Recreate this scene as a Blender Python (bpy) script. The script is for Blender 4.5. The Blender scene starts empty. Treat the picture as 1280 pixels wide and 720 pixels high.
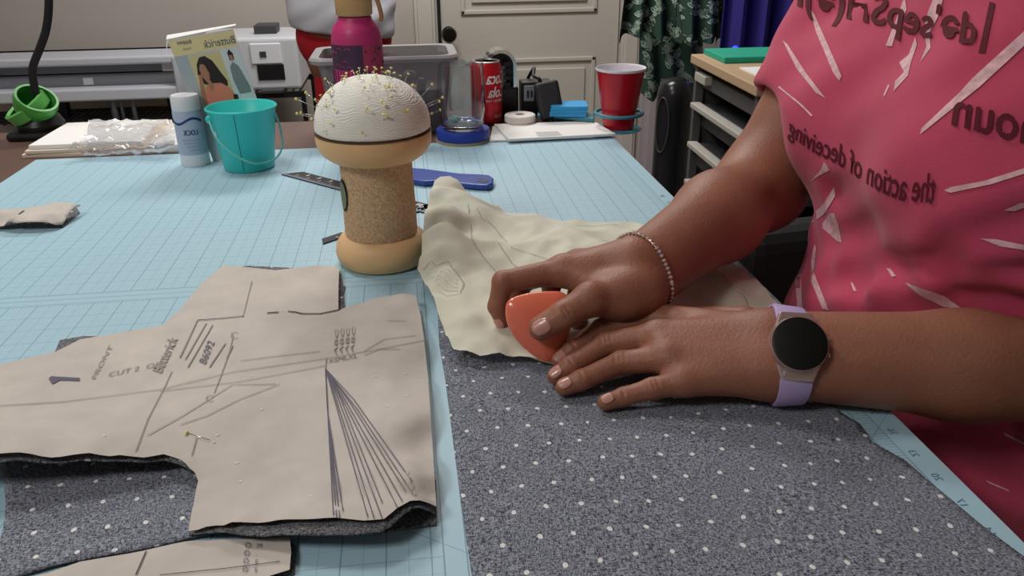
import bpy, bmesh, math, random
import numpy as np
from mathutils import Vector, Matrix, noise
from mathutils.bvhtree import BVHTree
from mathutils.geometry import delaunay_2d_cdt
random.seed(7)
SC = bpy.context.scene
COL = SC.collection
# ------------------------------------------------------------------ camera (solved from the mat's grid)
F = 1000.0; H = 0.325
_y = np.array([-144, 455, 1000.]); _y /= np.linalg.norm(_y)
_x = np.array([9121, 554, 1000.]); _x -= _y*_x.dot(_y); _x /= np.linalg.norm(_x)
_xc = np.array([_x[0], _x[1], -_x[2]]); _yc = np.array([_y[0], _y[1], -_y[2]]); _zc = np.cross(_xc, _yc)
RW = np.array([_xc, _yc, _zc]); CAM = np.array([0, 0, H])
cam = bpy.data.objects.new('camera', bpy.data.cameras.new('camera')); COL.objects.link(cam)
cam.data.sensor_width = 36; cam.data.lens = F/1280*36; cam.data.clip_start = .02
m4 = Matrix([list(RW[i])+[CAM[i]] for i in range(3)]+[[0, 0, 0, 1]]); cam.matrix_world = m4
SC.camera = cam
def ray(px, py): return RW @ np.array([px-640, 360-py, -F])
def P(px, py, z=0.): d = ray(px, py); return Vector(CAM+d*(z-H)/d[2])
def Q(px, py, y): d = ray(px, py); return Vector(CAM+d*y/d[1])
# ------------------------------------------------------------------ materials
def lin(c):
    r = [((v/255+.055)/1.055)**2.4 if v/255 > .04045 else v/255/12.92 for v in c]
    return (*r, 1)
def mat(name, rgb, rough=.6, metal=0, trans=0, emit=0, ior=1.45, sss=0, coat=0, noise_amt=0, noise_scale=20, bump=0, bump_scale=200, alpha=1, sheen=0, mottled=None):
    m = bpy.data.materials.new(name); m.use_nodes = True
    nt = m.node_tree; b = nt.nodes['Principled BSDF']
    b.inputs['Base Color'].default_value = lin(rgb); b.inputs['Roughness'].default_value = rough
    b.inputs['Metallic'].default_value = metal; b.inputs['Transmission Weight'].default_value = trans
    b.inputs['IOR'].default_value = ior; b.inputs['Subsurface Weight'].default_value = sss
    b.inputs['Subsurface Scale'].default_value = .01
    b.inputs['Coat Weight'].default_value = coat; b.inputs['Alpha'].default_value = alpha
    b.inputs['Sheen Weight'].default_value = sheen
    if emit:
        b.inputs['Emission Color'].default_value = lin(rgb); b.inputs['Emission Strength'].default_value = emit
    tc = nt.nodes.new('ShaderNodeTexCoord')
    if noise_amt or mottled:
        n = nt.nodes.new('ShaderNodeTexNoise'); n.inputs['Scale'].default_value = noise_scale; n.inputs['Detail'].default_value = 6
        nt.links.new(tc.outputs['Object'], n.inputs['Vector'])
        mx = nt.nodes.new('ShaderNodeMix'); mx.data_type = 'RGBA'
        mx.inputs['A'].default_value = lin([max(0, c*(1-noise_amt)) for c in rgb]) if not mottled else lin(mottled)
        mx.inputs['B'].default_value = lin([min(255, c*(1+noise_amt)) for c in rgb]) if not mottled else lin(rgb)
        rmp = nt.nodes.new('ShaderNodeMapRange'); rmp.inputs['From Min'].default_value = .3; rmp.inputs['From Max'].default_value = .7
        nt.links.new(n.outputs['Fac'], rmp.inputs['Value']); nt.links.new(rmp.outputs['Result'], mx.inputs['Factor'])
        nt.links.new(mx.outputs['Result'], b.inputs['Base Color'])
    if bump:
        n2 = nt.nodes.new('ShaderNodeTexNoise'); n2.inputs['Scale'].default_value = bump_scale; n2.inputs['Detail'].default_value = 4
        nt.links.new(tc.outputs['Object'], n2.inputs['Vector'])
        bp = nt.nodes.new('ShaderNodeBump'); bp.inputs['Strength'].default_value = bump; bp.inputs['Distance'].default_value = .002
        nt.links.new(n2.outputs['Fac'], bp.inputs['Height']); nt.links.new(bp.outputs['Normal'], b.inputs['Normal'])
    return m
def nodes(m): return m.node_tree, m.node_tree.nodes['Principled BSDF']
def math_node(nt, op, a, b=None, c=None):
    n = nt.nodes.new('ShaderNodeMath'); n.operation = op
    for i, v in enumerate((a, b, c)):
        if v is None: continue
        if isinstance(v, (int, float)): n.inputs[i].default_value = v
        else: nt.links.new(v, n.inputs[i])
    return n.outputs[0]
# ------------------------------------------------------------------ object helpers
def wloc(o):
    v = Vector((0, 0, 0))
    while o: v += o.location; o = o.parent
    return v
def tag(o, label=None, cat=None, group=None, kind=None):
    if label: o['label'] = label
    if cat: o['category'] = cat
    if group: o['group'] = group
    if kind: o['kind'] = kind
    return o
def empty(name, loc, label, cat, group=None):
    o = bpy.data.objects.new(name, None); COL.objects.link(o); o.location = loc; o.empty_display_size = .02
    return tag(o, label, cat, group)
def obj(name, bm, mats, parent=None, origin=None, smooth=None, bevel=0, solid=0, subsurf=0, label=None):
    """bm is in world coordinates; the object's origin becomes its parent's base (or origin)."""
    off = wloc(parent) if parent else Vector(origin or (0, 0, 0))
    bmesh.ops.translate(bm, verts=bm.verts, vec=-off)
    me = bpy.data.meshes.new(name)
    if smooth is not None:
        for f in bm.faces: f.smooth = True
        a = math.radians(smooth)
        for e in bm.edges:
            if len(e.link_faces) == 2 and e.calc_face_angle(0) > a: e.smooth = False
    bm.to_mesh(me); bm.free()
    for m in (mats if isinstance(mats, (list, tuple)) else [mats]): me.materials.append(m)
    o = bpy.data.objects.new(name, me); COL.objects.link(o)
    if parent: o.parent = parent
    else: o.location = off
    if label: o['label'] = label
    if bevel:
        md = o.modifiers.new('bevel', 'BEVEL'); md.width = bevel; md.segments = 3; md.limit_method = 'ANGLE'; md.angle_limit = .6
    if subsurf:
        md = o.modifiers.new('sub', 'SUBSURF'); md.levels = subsurf; md.render_levels = subsurf
    if solid:
        md = o.modifiers.new('solid', 'SOLIDIFY'); md.thickness = solid; md.offset = -1
    return o
def BM(): return bmesh.new()
def box(bm, x0, x1, y0, y1, z0, z1, M=None, mi=0):
    vs = [bm.verts.new(Vector(p) if M is None else M @ Vector(p)) for p in
          [(x0, y0, z0), (x1, y0, z0), (x1, y1, z0), (x0, y1, z0), (x0, y0, z1), (x1, y0, z1), (x1, y1, z1), (x0, y1, z1)]]
    for f in [(0, 3, 2, 1), (4, 5, 6, 7), (0, 1, 5, 4), (1, 2, 6, 5), (2, 3, 7, 6), (3, 0, 4, 7)]:
        bm.faces.new([vs[i] for i in f]).material_index = mi
    return bm
def lathe(bm, prof, c, n=48, M=None, mi=0, cap=True):
    """prof: list of (r, z) ; c = (x, y)"""
    rings = []
    for r, z in prof:
        ring = []
        for k in range(n):
            a = 2*math.pi*k/n
            p = Vector((r*math.cos(a), r*math.sin(a), z))
            p = M @ p if M else p+Vector((c[0], c[1], 0))
            ring.append(bm.verts.new(p))
        rings.append(ring)
    for a, b in zip(rings, rings[1:]):
        for k in range(n):
            bm.faces.new((a[k], a[(k+1) % n], b[(k+1) % n], b[k])).material_index = mi
    if cap:
        if prof[0][0] > 1e-6: bm.faces.new(rings[0][::-1]).material_index = mi
        if prof[-1][0] > 1e-6: bm.faces.new(rings[-1]).material_index = mi
    bmesh.ops.remove_doubles(bm, verts=bm.verts, dist=1e-7)
    return bm
def tube(bm, pts, r, n=10, closed=False, mi=0):
    pts = [Vector(p) for p in pts]; N = len(pts); rs = r if isinstance(r, (list, tuple)) else [r]*N
    rings = []; up = None
    for i, p in enumerate(pts):
        if closed: t = pts[(i+1) % N]-pts[i-1]
        else: t = pts[min(i+1, N-1)]-pts[max(i-1, 0)]
        t.normalize()
        if up is None: up = t.orthogonal().normalized()
        else: up = (up-t*up.dot(t)).normalized()
        s = t.cross(up)
        rings.append([bm.verts.new(p+(up*math.cos(2*math.pi*k/n)+s*math.sin(2*math.pi*k/n))*rs[i]) for k in range(n)])
    pairs = list(zip(rings, rings[1:]))+([(rings[-1], rings[0])] if closed else [])
    for a, b in pairs:
        for k in range(n): bm.faces.new((a[k], a[(k+1) % n], b[(k+1) % n], b[k])).material_index = mi
    if not closed:
        bm.faces.new(rings[0][::-1]).material_index = mi; bm.faces.new(rings[-1]).material_index = mi
    return bm
def smoothpts(pts, n=8, closed=False):
    pts = [Vector(p) for p in pts]; N = len(pts); out = []
    for i in range(N if closed else N-1):
        if closed: a, b, c, d = pts[i-1], pts[i], pts[(i+1) % N], pts[(i+2) % N]
        else: a, b, c, d = pts[max(i-1, 0)], pts[i], pts[i+1], pts[min(i+2, N-1)]
        for k in range(n):
            t = k/n
            out.append(.5*((2*b)+(c-a)*t+(2*a-5*b+4*c-d)*t*t+(-a+3*b-3*c+d)*t**3))
    if not closed: out.append(pts[-1])
    return out
def sphere(bm, c, r, u=12, v=8, mi=0, scale=(1, 1, 1), M=None):
    rings = []
    for j in range(v+1):
        t = math.pi*j/v; ring = []
        for i in range(u if 0 < j < v else 1):
            a = 2*math.pi*i/u
            p = Vector((math.sin(t)*math.cos(a)*scale[0], math.sin(t)*math.sin(a)*scale[1], math.cos(t)*scale[2]))*r
            if M: p = M @ p
            ring.append(bm.verts.new(p+Vector(c)))
        rings.append(ring)
    for a, b in zip(rings, rings[1:]):
        for i in range(u):
            if len(a) == 1: f = (a[0], b[i], b[(i+1) % u])
            elif len(b) == 1: f = (a[i], b[0], a[(i+1) % u])
            else: f = (a[i], b[i], b[(i+1) % u], a[(i+1) % u])
            bm.faces.new(f).material_index = mi
    return bm
def prism(bm, poly, v, mi=0):
    """poly: list of 3D points, extruded by vector v"""
    a = [bm.verts.new(Vector(p)) for p in poly]; b = [bm.verts.new(Vector(p)+Vector(v)) for p in poly]
    n = len(a)
    bm.faces.new(a).material_index = mi; bm.faces.new(b[::-1]).material_index = mi
    for i in range(n): bm.faces.new((a[i], b[i], b[(i+1) % n], a[(i+1) % n])).material_index = mi
    bmesh.ops.recalc_face_normals(bm, faces=bm.faces)
    return bm
def glyphs(s, fs=64):
    cu = bpy.data.curves.new('txt', 'FONT'); cu.body = s; cu.size = 1; cu.resolution_u = 3
    o = bpy.data.objects.new('txt', cu); COL.objects.link(o)
    dg = bpy.context.evaluated_depsgraph_get(); me = bpy.data.meshes.new_from_object(o.evaluated_get(dg))
    vs = [(v.co.x, v.co.y) for v in me.vertices]; fc = [tuple(p.vertices) for p in me.polygons]
    bpy.data.objects.remove(o); bpy.data.curves.remove(cu); bpy.data.meshes.remove(me)
    w = max(v[0] for v in vs) if vs else 1
    return vs, fc, w
def put_text(bm, s, fn, mi=0, bold=0):
    """fn maps (u, v) in text units -> world point (u in 0..width, v up)"""
    vs, fc, w = glyphs(s)
    for dx in ([0] if not bold else [-bold, bold]):
        vv = [bm.verts.new(fn(u+dx, v, w)) for u, v in vs]
        for f in fc:
            try: bm.faces.new([vv[i] for i in f]).material_index = mi
            except ValueError: pass
def ribbon(bm, pts, w, up=Vector((0, 0, 1)), mi=0):
    pts = [Vector(p) for p in pts]; L = []; Rr = []
    for i, p in enumerate(pts):
        t = (pts[min(i+1, len(pts)-1)]-pts[max(i-1, 0)]); s = t.cross(up).normalized()*w/2
        L.append(bm.verts.new(p+s)); Rr.append(bm.verts.new(p-s))
    for i in range(len(pts)-1):
        bm.faces.new((L[i], L[i+1], Rr[i+1], Rr[i])).material_index = mi
# sheets of cloth and paper lying on the table: outline with heights, filled by a Delaunay mesh
def zfield(ctrl, wr=None):
    A = np.array([[c[0], c[1], c[2]] for c in ctrl])
    def z(x, y):
        d2 = (A[:, 0]-x)**2+(A[:, 1]-y)**2+2.5e-5
        w = 1/d2**1.6; v = float((w*A[:, 2]).sum()/w.sum())
        return v+(wr(x, y) if wr else 0)
    return z
def sheet(bm, outline, zf, res=.006, mi=0, dz=0, holes=None):
    pts = [Vector((p[0], p[1])) for p in outline]
    out = []
    for i, p in enumerate(pts):
        q = pts[(i+1) % len(pts)]; n = max(1, int((q-p).length/res))
        out += [p+(q-p)*k/n for k in range(n)]
    xs = [p.x for p in out]; ys = [p.y for p in out]
    def inside(x, y):
        c = False; j = len(out)-1
        for i in range(len(out)):
            a, b = out[i], out[j]
            if (a.y > y) != (b.y > y) and x < (b.x-a.x)*(y-a.y)/(b.y-a.y)+a.x: c = not c
            j = i
        return c
    inner = []; y = min(ys); row = 0
    arr = np.array([[p.x, p.y] for p in out])
    while y < max(ys):
        x = min(xs)+(row % 2)*res/2
        while x < max(xs):
            if inside(x, y) and ((arr[:, 0]-x)**2+(arr[:, 1]-y)**2).min() > (res*.45)**2: inner.append(Vector((x, y)))
            x += res
        y += res*.87; row += 1
    n = len(out)
    V, E, Fc, *_ = delaunay_2d_cdt(out+inner, [(i, (i+1) % n) for i in range(n)], [list(range(n))], 1, 1e-6)
    vv = [bm.verts.new((v.x, v.y, zf(v.x, v.y)+dz)) for v in V]
    for f in Fc:
        try: bm.faces.new([vv[i] for i in f]).material_index = mi
        except ValueError: pass
    return bm
def onz(px, py, zf, dz=.0006):
    z = .005
    for _ in range(4): p = P(px, py, z); z = zf(p.x, p.y)
    p = P(px, py, z); p.z = zf(p.x, p.y)+dz; return p
def line_on(bm, pxs, zf, w, mi, n=6, dz=.0009):
    out = []
    for a, b in zip(pxs, pxs[1:]):
        for k in range(n): out.append(onz(a[0]+(b[0]-a[0])*k/n, a[1]+(b[1]-a[1])*k/n, zf, dz))
    out.append(onz(*pxs[-1], zf, dz)); ribbon(bm, out, w, mi=mi)
def text_on(bm, s, o, dx, dy, zf, mi, dz=.0009, bold=0):
    put_text(bm, s, lambda u, v, w: onz(o[0]+u*dx[0]+v*dy[0], o[1]+u*dx[1]+v*dy[1], zf, dz), mi, bold)
def seeded_wrinkle(seed, scale, amp, sy=1):
    o = Vector((seed*3.1, seed*1.7, seed))
    def w(x, y):
        n = noise.noise(Vector((x*scale, y*scale*sy, 0))+o); n2 = noise.noise(Vector((x*scale*2.3, y*scale*2.3*sy, 5))+o)
        return amp*((1-abs(n)*2)*.6+(1-abs(n2)*2)*.25)
    return w
# ------------------------------------------------------------------ SDF bodies (one continuous skin)
def cone(a, b, ra, rb):
    a = np.array(a, float); b = np.array(b, float); ab = b-a; L2 = ab.dot(ab)+1e-12
    def d(p):
        t = np.clip(((p-a)@ab)/L2, 0, 1)
        return np.linalg.norm(p-(a+t[:, None]*ab), axis=1)-(ra+(rb-ra)*t)
    return d
def ell(c, r, M=None):
    c = np.array(c, float); r = np.array(r, float); M = None if M is None else np.array(M, float)
    def d(p):
        q = p-c
        if M is not None: q = q@M
        k = np.linalg.norm(q/r, axis=1); k2 = np.linalg.norm(q/(r*r), axis=1)+1e-9
        return k*(k-1)/k2
    return d
def smin(a, b, k): h = np.clip(.5+.5*(b-a)/k, 0, 1); return b+(a-b)*h-k*h*(1-h)
def smax(a, b, k): return -smin(-a, -b, k)
def blend(parts, cuts=()):
    """parts: list of (sdf, k)"""
    def d(p):
        v = parts[0][0](p)
        for s, k in parts[1:]: v = smin(v, s(p), k)
        for s, k in cuts: v = smax(v, -s(p), k)
        return v
    return d
def surface(sdf, lo, hi, h, keep=None):
    lo = np.array(lo, float); hi = np.array(hi, float)
    n = np.ceil((hi-lo)/h).astype(int)+1
    B = 6; nb = np.ceil((n-1)/B).astype(int)
    g = np.stack(np.meshgrid(*[np.arange(k) for k in nb], indexing='ij'), -1).reshape(-1, 3)
    cc = lo+(g+.5)*B*h
    near = g[np.abs(sdf(cc)) < B*h*.87*2.8+h]
    V = np.full(tuple(nb*B+1), 9., np.float32)
    loc = np.stack(np.meshgrid(*[np.arange(B+1)]*3, indexing='ij'), -1).reshape(-1, 3)
    for s in range(0, len(near), 400):
        idx = (near[s:s+400, None, :]*B+loc[None]).reshape(-1, 3)
        V[idx[:, 0], idx[:, 1], idx[:, 2]] = sdf(lo+idx*h)
    neg = V < 0
    cnt = np.zeros(np.array(V.shape)-1, np.int8); acc = np.zeros(tuple(np.array(V.shape)-1)+(3,), np.float32)
    ok = np.zeros(cnt.shape, bool)
    # surface nets: average of edge crossings
    S = [slice(0, -1), slice(1, None)]
    valid = np.ones(cnt.shape, bool)
    for i in S:
        for j in S:
            for k in S: valid &= V[i, j, k] < 8
    for ax in range(3):
        for a in (0, 1):
            for b in (0, 1):
                s0 = [None]*3; s1 = [None]*3; o = [x for x in range(3) if x != ax]
                s0[ax] = S[0]; s1[ax] = S[1]; s0[o[0]] = s1[o[0]] = S[a]; s0[o[1]] = s1[o[1]] = S[b]
                v0 = V[tuple(s0)]; v1 = V[tuple(s1)]; c = ((v0 < 0) != (v1 < 0)) & valid
                t = np.where(c, v0/(v0-v1+1e-12), 0); cnt += c
                acc[..., ax] += np.where(c, t, 0); acc[..., o[0]] += np.where(c, a, 0); acc[..., o[1]] += np.where(c, b, 0)
    has = cnt > 0; ids = np.full(cnt.shape, -1, np.int64); w = np.argwhere(has); ids[has] = np.arange(len(w))
    verts = lo+(w+acc[has]/cnt[has][:, None])*h
    faces = []
    for ax in range(3):
        o = [(1, 2), (2, 0), (0, 1)][ax]
        s0 = [slice(1, -1)]*3; s1 = [slice(1, -1)]*3; s0[ax] = slice(0, -1); s1[ax] = slice(1, None)
        n0 = neg[tuple(s0)]; n1 = neg[tuple(s1)]; w2 = np.argwhere(n0 != n1)
        if not len(w2): continue
        base = w2.copy(); base[:, o[0]] += 1; base[:, o[1]] += 1
        flip = ~n0[tuple(w2.T)]
        def cid(d0, d1):
            q = base.copy(); q[:, o[0]] += d0; q[:, o[1]] += d1
            return ids[q[:, 0], q[:, 1], q[:, 2]]
        Fq = np.stack([cid(-1, -1), cid(0, -1), cid(0, 0), cid(-1, 0)], 1)
        Fq[flip] = Fq[flip][:, ::-1]; Fq = Fq[(Fq >= 0).all(1)]; faces.append(Fq)
    faces = np.concatenate(faces)
    if keep is not None:
        k = keep(verts); faces = faces[k[faces].all(1)]
    used = np.unique(faces); rm = np.full(len(verts), -1); rm[used] = np.arange(len(used))
    return verts[used], rm[faces]
def mesh_obj(name, chunks, mats, parent, smooth_iter=0):
    off = wloc(parent) if parent else Vector((0, 0, 0))
    vs = np.concatenate([c[0] for c in chunks])-np.array(off); k = 0; fs = []
    for v, f in chunks: fs.append(f+k); k += len(v)
    fs = np.concatenate(fs)
    me = bpy.data.meshes.new(name); me.from_pydata(vs.tolist(), [], fs.tolist())
    me.polygons.foreach_set('use_smooth', [True]*len(me.polygons)); me.update()
    for m in (mats if isinstance(mats, (list, tuple)) else [mats]): me.materials.append(m)
    o = bpy.data.objects.new(name, me); COL.objects.link(o); o.parent = parent
    if smooth_iter:
        md = o.modifiers.new('smooth', 'SMOOTH'); md.iterations = smooth_iter; md.factor = .5
    return o
# ------------------------------------------------------------------ palette
m_wall = mat('wall_paint', (186, 179, 172), .85, bump=.1, bump_scale=60)
m_wall2 = mat('lilac_wall_paint', (178, 166, 172), .85)
m_trim = mat('trim_paint', (204, 198, 188), .5)
m_door = mat('door_paint', (198, 192, 182), .5)
m_ceil = mat('ceiling_paint', (225, 222, 215), .9)
m_floor = mat('floor_carpet', (96, 84, 76), .95, noise_amt=.15, noise_scale=60)
m_wood_dark = mat('dark_table_wood', (104, 80, 72), .45, noise_amt=.12, noise_scale=6)
m_black = mat('black_plastic', (22, 22, 24), .4)
m_blackm = mat('black_matte', (20, 20, 22), .75)
m_grey = mat('grey_plastic', (120, 120, 124), .5)
m_dgrey = mat('dark_grey_plastic', (60, 61, 64), .5)
m_white = mat('white_plastic', (226, 228, 234), .4)
m_offw = mat('white_paper', (236, 234, 232), .8)
m_chrome = mat('chrome', (200, 200, 200), .12, metal=1)
m_brown = mat('kraft_edge', (150, 125, 100), .8)
# ------------------------------------------------------------------ the room
WY = 3.45; FZ = -.95; CZ = 1.5; XL = -2.3; XR = 2.3; YN = -1.6
def struct(name, bm, m, **k): return tag(obj(name, bm, m, **k), kind='structure')
struct('floor', box(BM(), XL, XR, YN, WY, FZ-.05, FZ), m_floor)
struct('ceiling', box(BM(), XL, XR, YN, WY, CZ, CZ+.05), m_ceil)
DX0, DX1 = Q(548, 40, WY).x, Q(775, 40, WY).x
b = BM(); box(b, XL, DX0-.0, WY, WY+.1, FZ, CZ); box(b, DX1, XR, WY, WY+.1, FZ, CZ); box(b, DX0, DX1, WY, WY+.1, FZ+2.03, CZ)
struct('wall_back', b, m_wall)
struct('wall_left', box(BM(), XL-.1, XL, YN, WY, FZ, CZ), m_wall)
struct('wall_right', box(BM(), XR, XR+.1, YN, WY, FZ, CZ), m_wall)
struct('wall_front', box(BM(), XL, XR, YN-.1, YN, FZ, CZ), m_wall)
# short return wall beside the door
struct('wall_partition', box(BM(), Q(801, 150, WY).x, Q(850, 150, WY).x+.4, WY-.12, WY-.001, FZ, CZ), m_wall2)
for s, (a, c) in enumerate([(DX0-.095, DX0-.012), (DX1+.006, DX1+.085)]):
    b = BM(); box(b, a, c, WY-.02, WY-.0005, FZ, FZ+2.12); box(b, a+.012, c-.012, WY-.028, WY-.02, FZ, FZ+2.12)
    struct('trim_%d' % (s+1), b, m_trim, bevel=.003)
struct('trim_3', box(BM(), DX0-.095, DX1+.085, WY-.022, WY-.0005, FZ+2.04, FZ+2.13), m_trim, bevel=.003)
struct('baseboard_back', box(BM(), XL, DX0-.1, WY-.015, WY-.0005, FZ, FZ+.1), m_trim, bevel=.003)
# panelled door: slab with sunk and raised panels
b = BM(); box(b, DX0+.012, DX1-.004, WY+.012, WY+.045, FZ+.01, FZ+2.025)
door = struct('door_1', b, m_door, bevel=.002)
zt = Q(660, 17, WY).z; zb = Q(660, 73, WY).z
pw0, pw1 = Q(578, 70, WY).x, Q(745, 70, WY).x
def panel(z0, z1, nm='panel'):
    b = BM()
    for (e, y0, y1) in ((0, WY+.004, WY+.013), (.035, WY+.004, WY+.0125)):
        pass
    fr = .018
    for a in ((pw0, pw1, z0, z0+fr), (pw0, pw1, z1-fr, z1), (pw0, pw0+fr, z0, z1), (pw1-fr, pw1, z0, z1)):
        box(b, a[0], a[1], WY+.003, WY+.0125, a[2], a[3])
    box(b, pw0+.045, pw1-.045, WY+.002, WY+.0125, z0+.045, z1-.045)
    obj(nm, b, m_door, door, bevel=.004)
panel(zt, zt+.62); panel(FZ+.2, zb)
kb = Q(561, 42, WY)
b = BM(); Mk = Matrix.Translation((kb.x, WY+.012, kb.z)) @ Matrix.Rotation(math.pi/2, 4, 'X')
lathe(b, [(.028, 0), (.028, .006), (.012, .01), (.011, .035), (.027, .045), (.031, .058), (.026, .07), (.0, .074)], (0, 0), 24, M=Mk)
obj('door_knob', b, mat('dark_bronze', (45, 38, 34), .3, metal=.6), door, smooth=40)
b = BM(); box(b, DX0-.002, DX0+.012, WY-.001, WY+.05, FZ, FZ+2.03); obj('door_gap', b, m_blackm, door)
# ceiling lamps (out of frame, the room's light plus an added fill behind the camera)
m_lamp = mat('lamp_diffuser', (255, 250, 240), .5, emit=1)
def ceiling_light(x, y, sx, sy, power, label, col=(1, .97, .93)):
    t = empty('ceiling_light', (x, y, CZ-.05), label, 'ceiling light')
    obj('lamp_housing', box(BM(), x-sx/2-.02, x+sx/2+.02, y-sy/2-.02, y+sy/2+.02, CZ-.03, CZ-.001), m_white, t, bevel=.004)
    l = bpy.data.lights.new('ceiling_lamp', 'AREA'); l.shape = 'RECTANGLE'; l.size = sx; l.size_y = sy; l.energy = power; l.color = col
    o = bpy.data.objects.new('ceiling_lamp', l); COL.objects.link(o); o.parent = t; o.location = (0, 0, .01)
    return t
ceiling_light(-.55, 1.3, .4, .4, 12.5, 'square white ceiling light above the left side of the table')
ceiling_light(-1.15, -.25, .5, .5, 19, 'added square fill light under the ceiling to the left behind the camera')  # unseen fill lamp, added to brighten the shirt front
ceiling_light(.1, 2.5, .8, .4, 30, 'square white ceiling light in front of the panelled door')
W = bpy.data.worlds.new('world'); SC.world = W; W.use_nodes = True
W.node_tree.nodes['Background'].inputs[0].default_value = (.95, .97, 1, 1); W.node_tree.nodes['Background'].inputs[1].default_value = .15
# ------------------------------------------------------------------ table and cutting mat
TX0, TX1, TY0, TY1 = -1.15, .335, -.25, 1.5
tab = empty('work_table', ((TX0+TX1)/2, .6, FZ), 'dark brown wooden work table under the pale blue cutting mat', 'table')
obj('tabletop', box(BM(), TX0, TX1, TY0, TY1, -.034, -.002), m_wood_dark, tab, bevel=.004)
b = BM()
for a in ((TX0+.08, TX1-.08, TY0+.08, TY0+.1), (TX0+.08, TX1-.08, TY1-.1, TY1-.08), (TX0+.08, TX0+.1, TY0+.08, TY1-.08), (TX1-.1, TX1-.08, TY0+.08, TY1-.08)):
    box(b, a[0], a[1], a[2], a[3], -.12, -.034)
obj('apron', b, m_wood_dark, tab, bevel=.002)
for x in (TX0+.09, TX1-.09):
    for y in (TY0+.09, TY1-.09): obj('leg', box(BM(), x-.03, x+.03, y-.03, y+.03, FZ, -.034), m_wood_dark, tab, bevel=.003)
MX0, MX1, MY0, MY1 = -.574, .333, -.2, 1.289
m_mat = mat('mat_blue', (166, 200, 215), .5)
nt, pb = nodes(m_mat)
tc = nt.nodes.new('ShaderNodeTexCoord'); sp = nt.nodes.new('ShaderNodeSeparateXYZ'); nt.links.new(tc.outputs['Object'], sp.inputs[0])
X, Yy = sp.outputs[0], sp.outputs[1]
def linemask(c, off, s, w):
    a = math_node(nt, 'SUBTRACT', c, off); a = math_node(nt, 'PINGPONG', a, s/2); return math_node(nt, 'LESS_THAN', a, w)
def at_line(c, v, w): a = math_node(nt, 'SUBTRACT', c, v); a = math_node(nt, 'ABSOLUTE', a); return math_node(nt, 'LESS_THAN', a, w)
def between(c, a, b_): return math_node(nt, 'MULTIPLY', math_node(nt, 'GREATER_THAN', c, a), math_node(nt, 'LESS_THAN', c, b_))
mx_ = math_node(nt, 'MAXIMUM', linemask(X, -.0283, .0127, .00022), math_node(nt, 'MULTIPLY', linemask(Yy, .3775-.0017, .0127, .00020), .8))
inch = math_node(nt, 'MAXIMUM', linemask(X, -.0283, .0254, .00040), math_node(nt, 'MULTIPLY', linemask(Yy, .3775-.0017, .0254, .00030), .75))
g = math_node(nt, 'MAXIMUM', math_node(nt, 'MULTIPLY', mx_, .55), inch)
# no grid in the ruler strips
strip = math_node(nt, 'SUBTRACT', 1.0, between(Yy, .7345, .7555)); g = math_node(nt, 'MULTIPLY', g, strip)
inx = between(X, MX0+.022, .3135); iny = between(Yy, MY0+.02, MY1-.02)
iny2 = math_node(nt, 'SUBTRACT', 1.0, between(X, .004, .017))
g = math_node(nt, 'MULTIPLY', math_node(nt, 'MULTIPLY', g, inx), math_node(nt, 'MULTIPLY', iny, iny2))
for c, v, w in ((Yy, .745, .0005), (Yy, .7345, .00035), (Yy, .7555, .00035), (X, .3135, .0004), (X, .004, .0005), (X, .017, .0005)):
    g = math_node(nt, 'MAXIMUM', g, at_line(c, v, w))
# ruler ticks (1/8 inch) along the strips
tk = math_node(nt, 'MULTIPLY', linemask(X, -.0283, .003175, .00022), math_node(nt, 'MAXIMUM', between(Yy, .7315, .7345), between(Yy, .7555, .7580)))
tk2 = math_node(nt, 'MULTIPLY', linemask(Yy, .3758, .003175, .00022), between(X, .3075, .3135))
tk3 = math_node(nt, 'MULTIPLY', linemask(Yy, .3758, .00635, .00022), between(X, .3035, .3135))
g = math_node(nt, 'MAXIMUM', g, math_node(nt, 'MAXIMUM', tk, math_node(nt, 'MAXIMUM', tk2, tk3)))
# diagonals
for (x0, y0, sl) in ((-.018, .376, -.70), (.25, .37, 1.0)):
    a = math_node(nt, 'SUBTRACT', Yy, y0); c = math_node(nt, 'MULTIPLY', math_node(nt, 'SUBTRACT', X, x0), sl)
    dg = math_node(nt, 'LESS_THAN', math_node(nt, 'ABSOLUTE', math_node(nt, 'SUBTRACT', a, c)), .0004)
    g = math_node(nt, 'MAXIMUM', g, math_node(nt, 'MULTIPLY', dg, .8))
mixn = nt.nodes.new('ShaderNodeMix'); mixn.data_type = 'RGBA'; mixn.inputs['A'].default_value = lin((166, 200, 215)); mixn.inputs['B'].default_value = lin((70, 116, 136))
nt.links.new(math_node(nt, 'MULTIPLY', g, .62), mixn.inputs['Factor']); nt.links.new(mixn.outputs['Result'], pb.inputs['Base Color'])
m_matedge = mat('mat_print', (80, 122, 140), .5)
b = BM(); box(b, MX0, MX1, MY0, MY1, -.002, 0)
for k in range(0, 26):   # inch numbers printed along the right ruler
    y = .3758-.0254*2+.0254*k
    s = str((k*3+14) % 59)
    put_text(b, s, lambda u, v, w: Vector((.3175+v*.0075, y-.003+u*.0075, .0002)), 1)
obj('cutting_mat', b, [m_mat, m_matedge]); tag(bpy.data.objects['cutting_mat'], 'pale blue gridded cutting mat covering most of the table', 'cutting mat')
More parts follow.
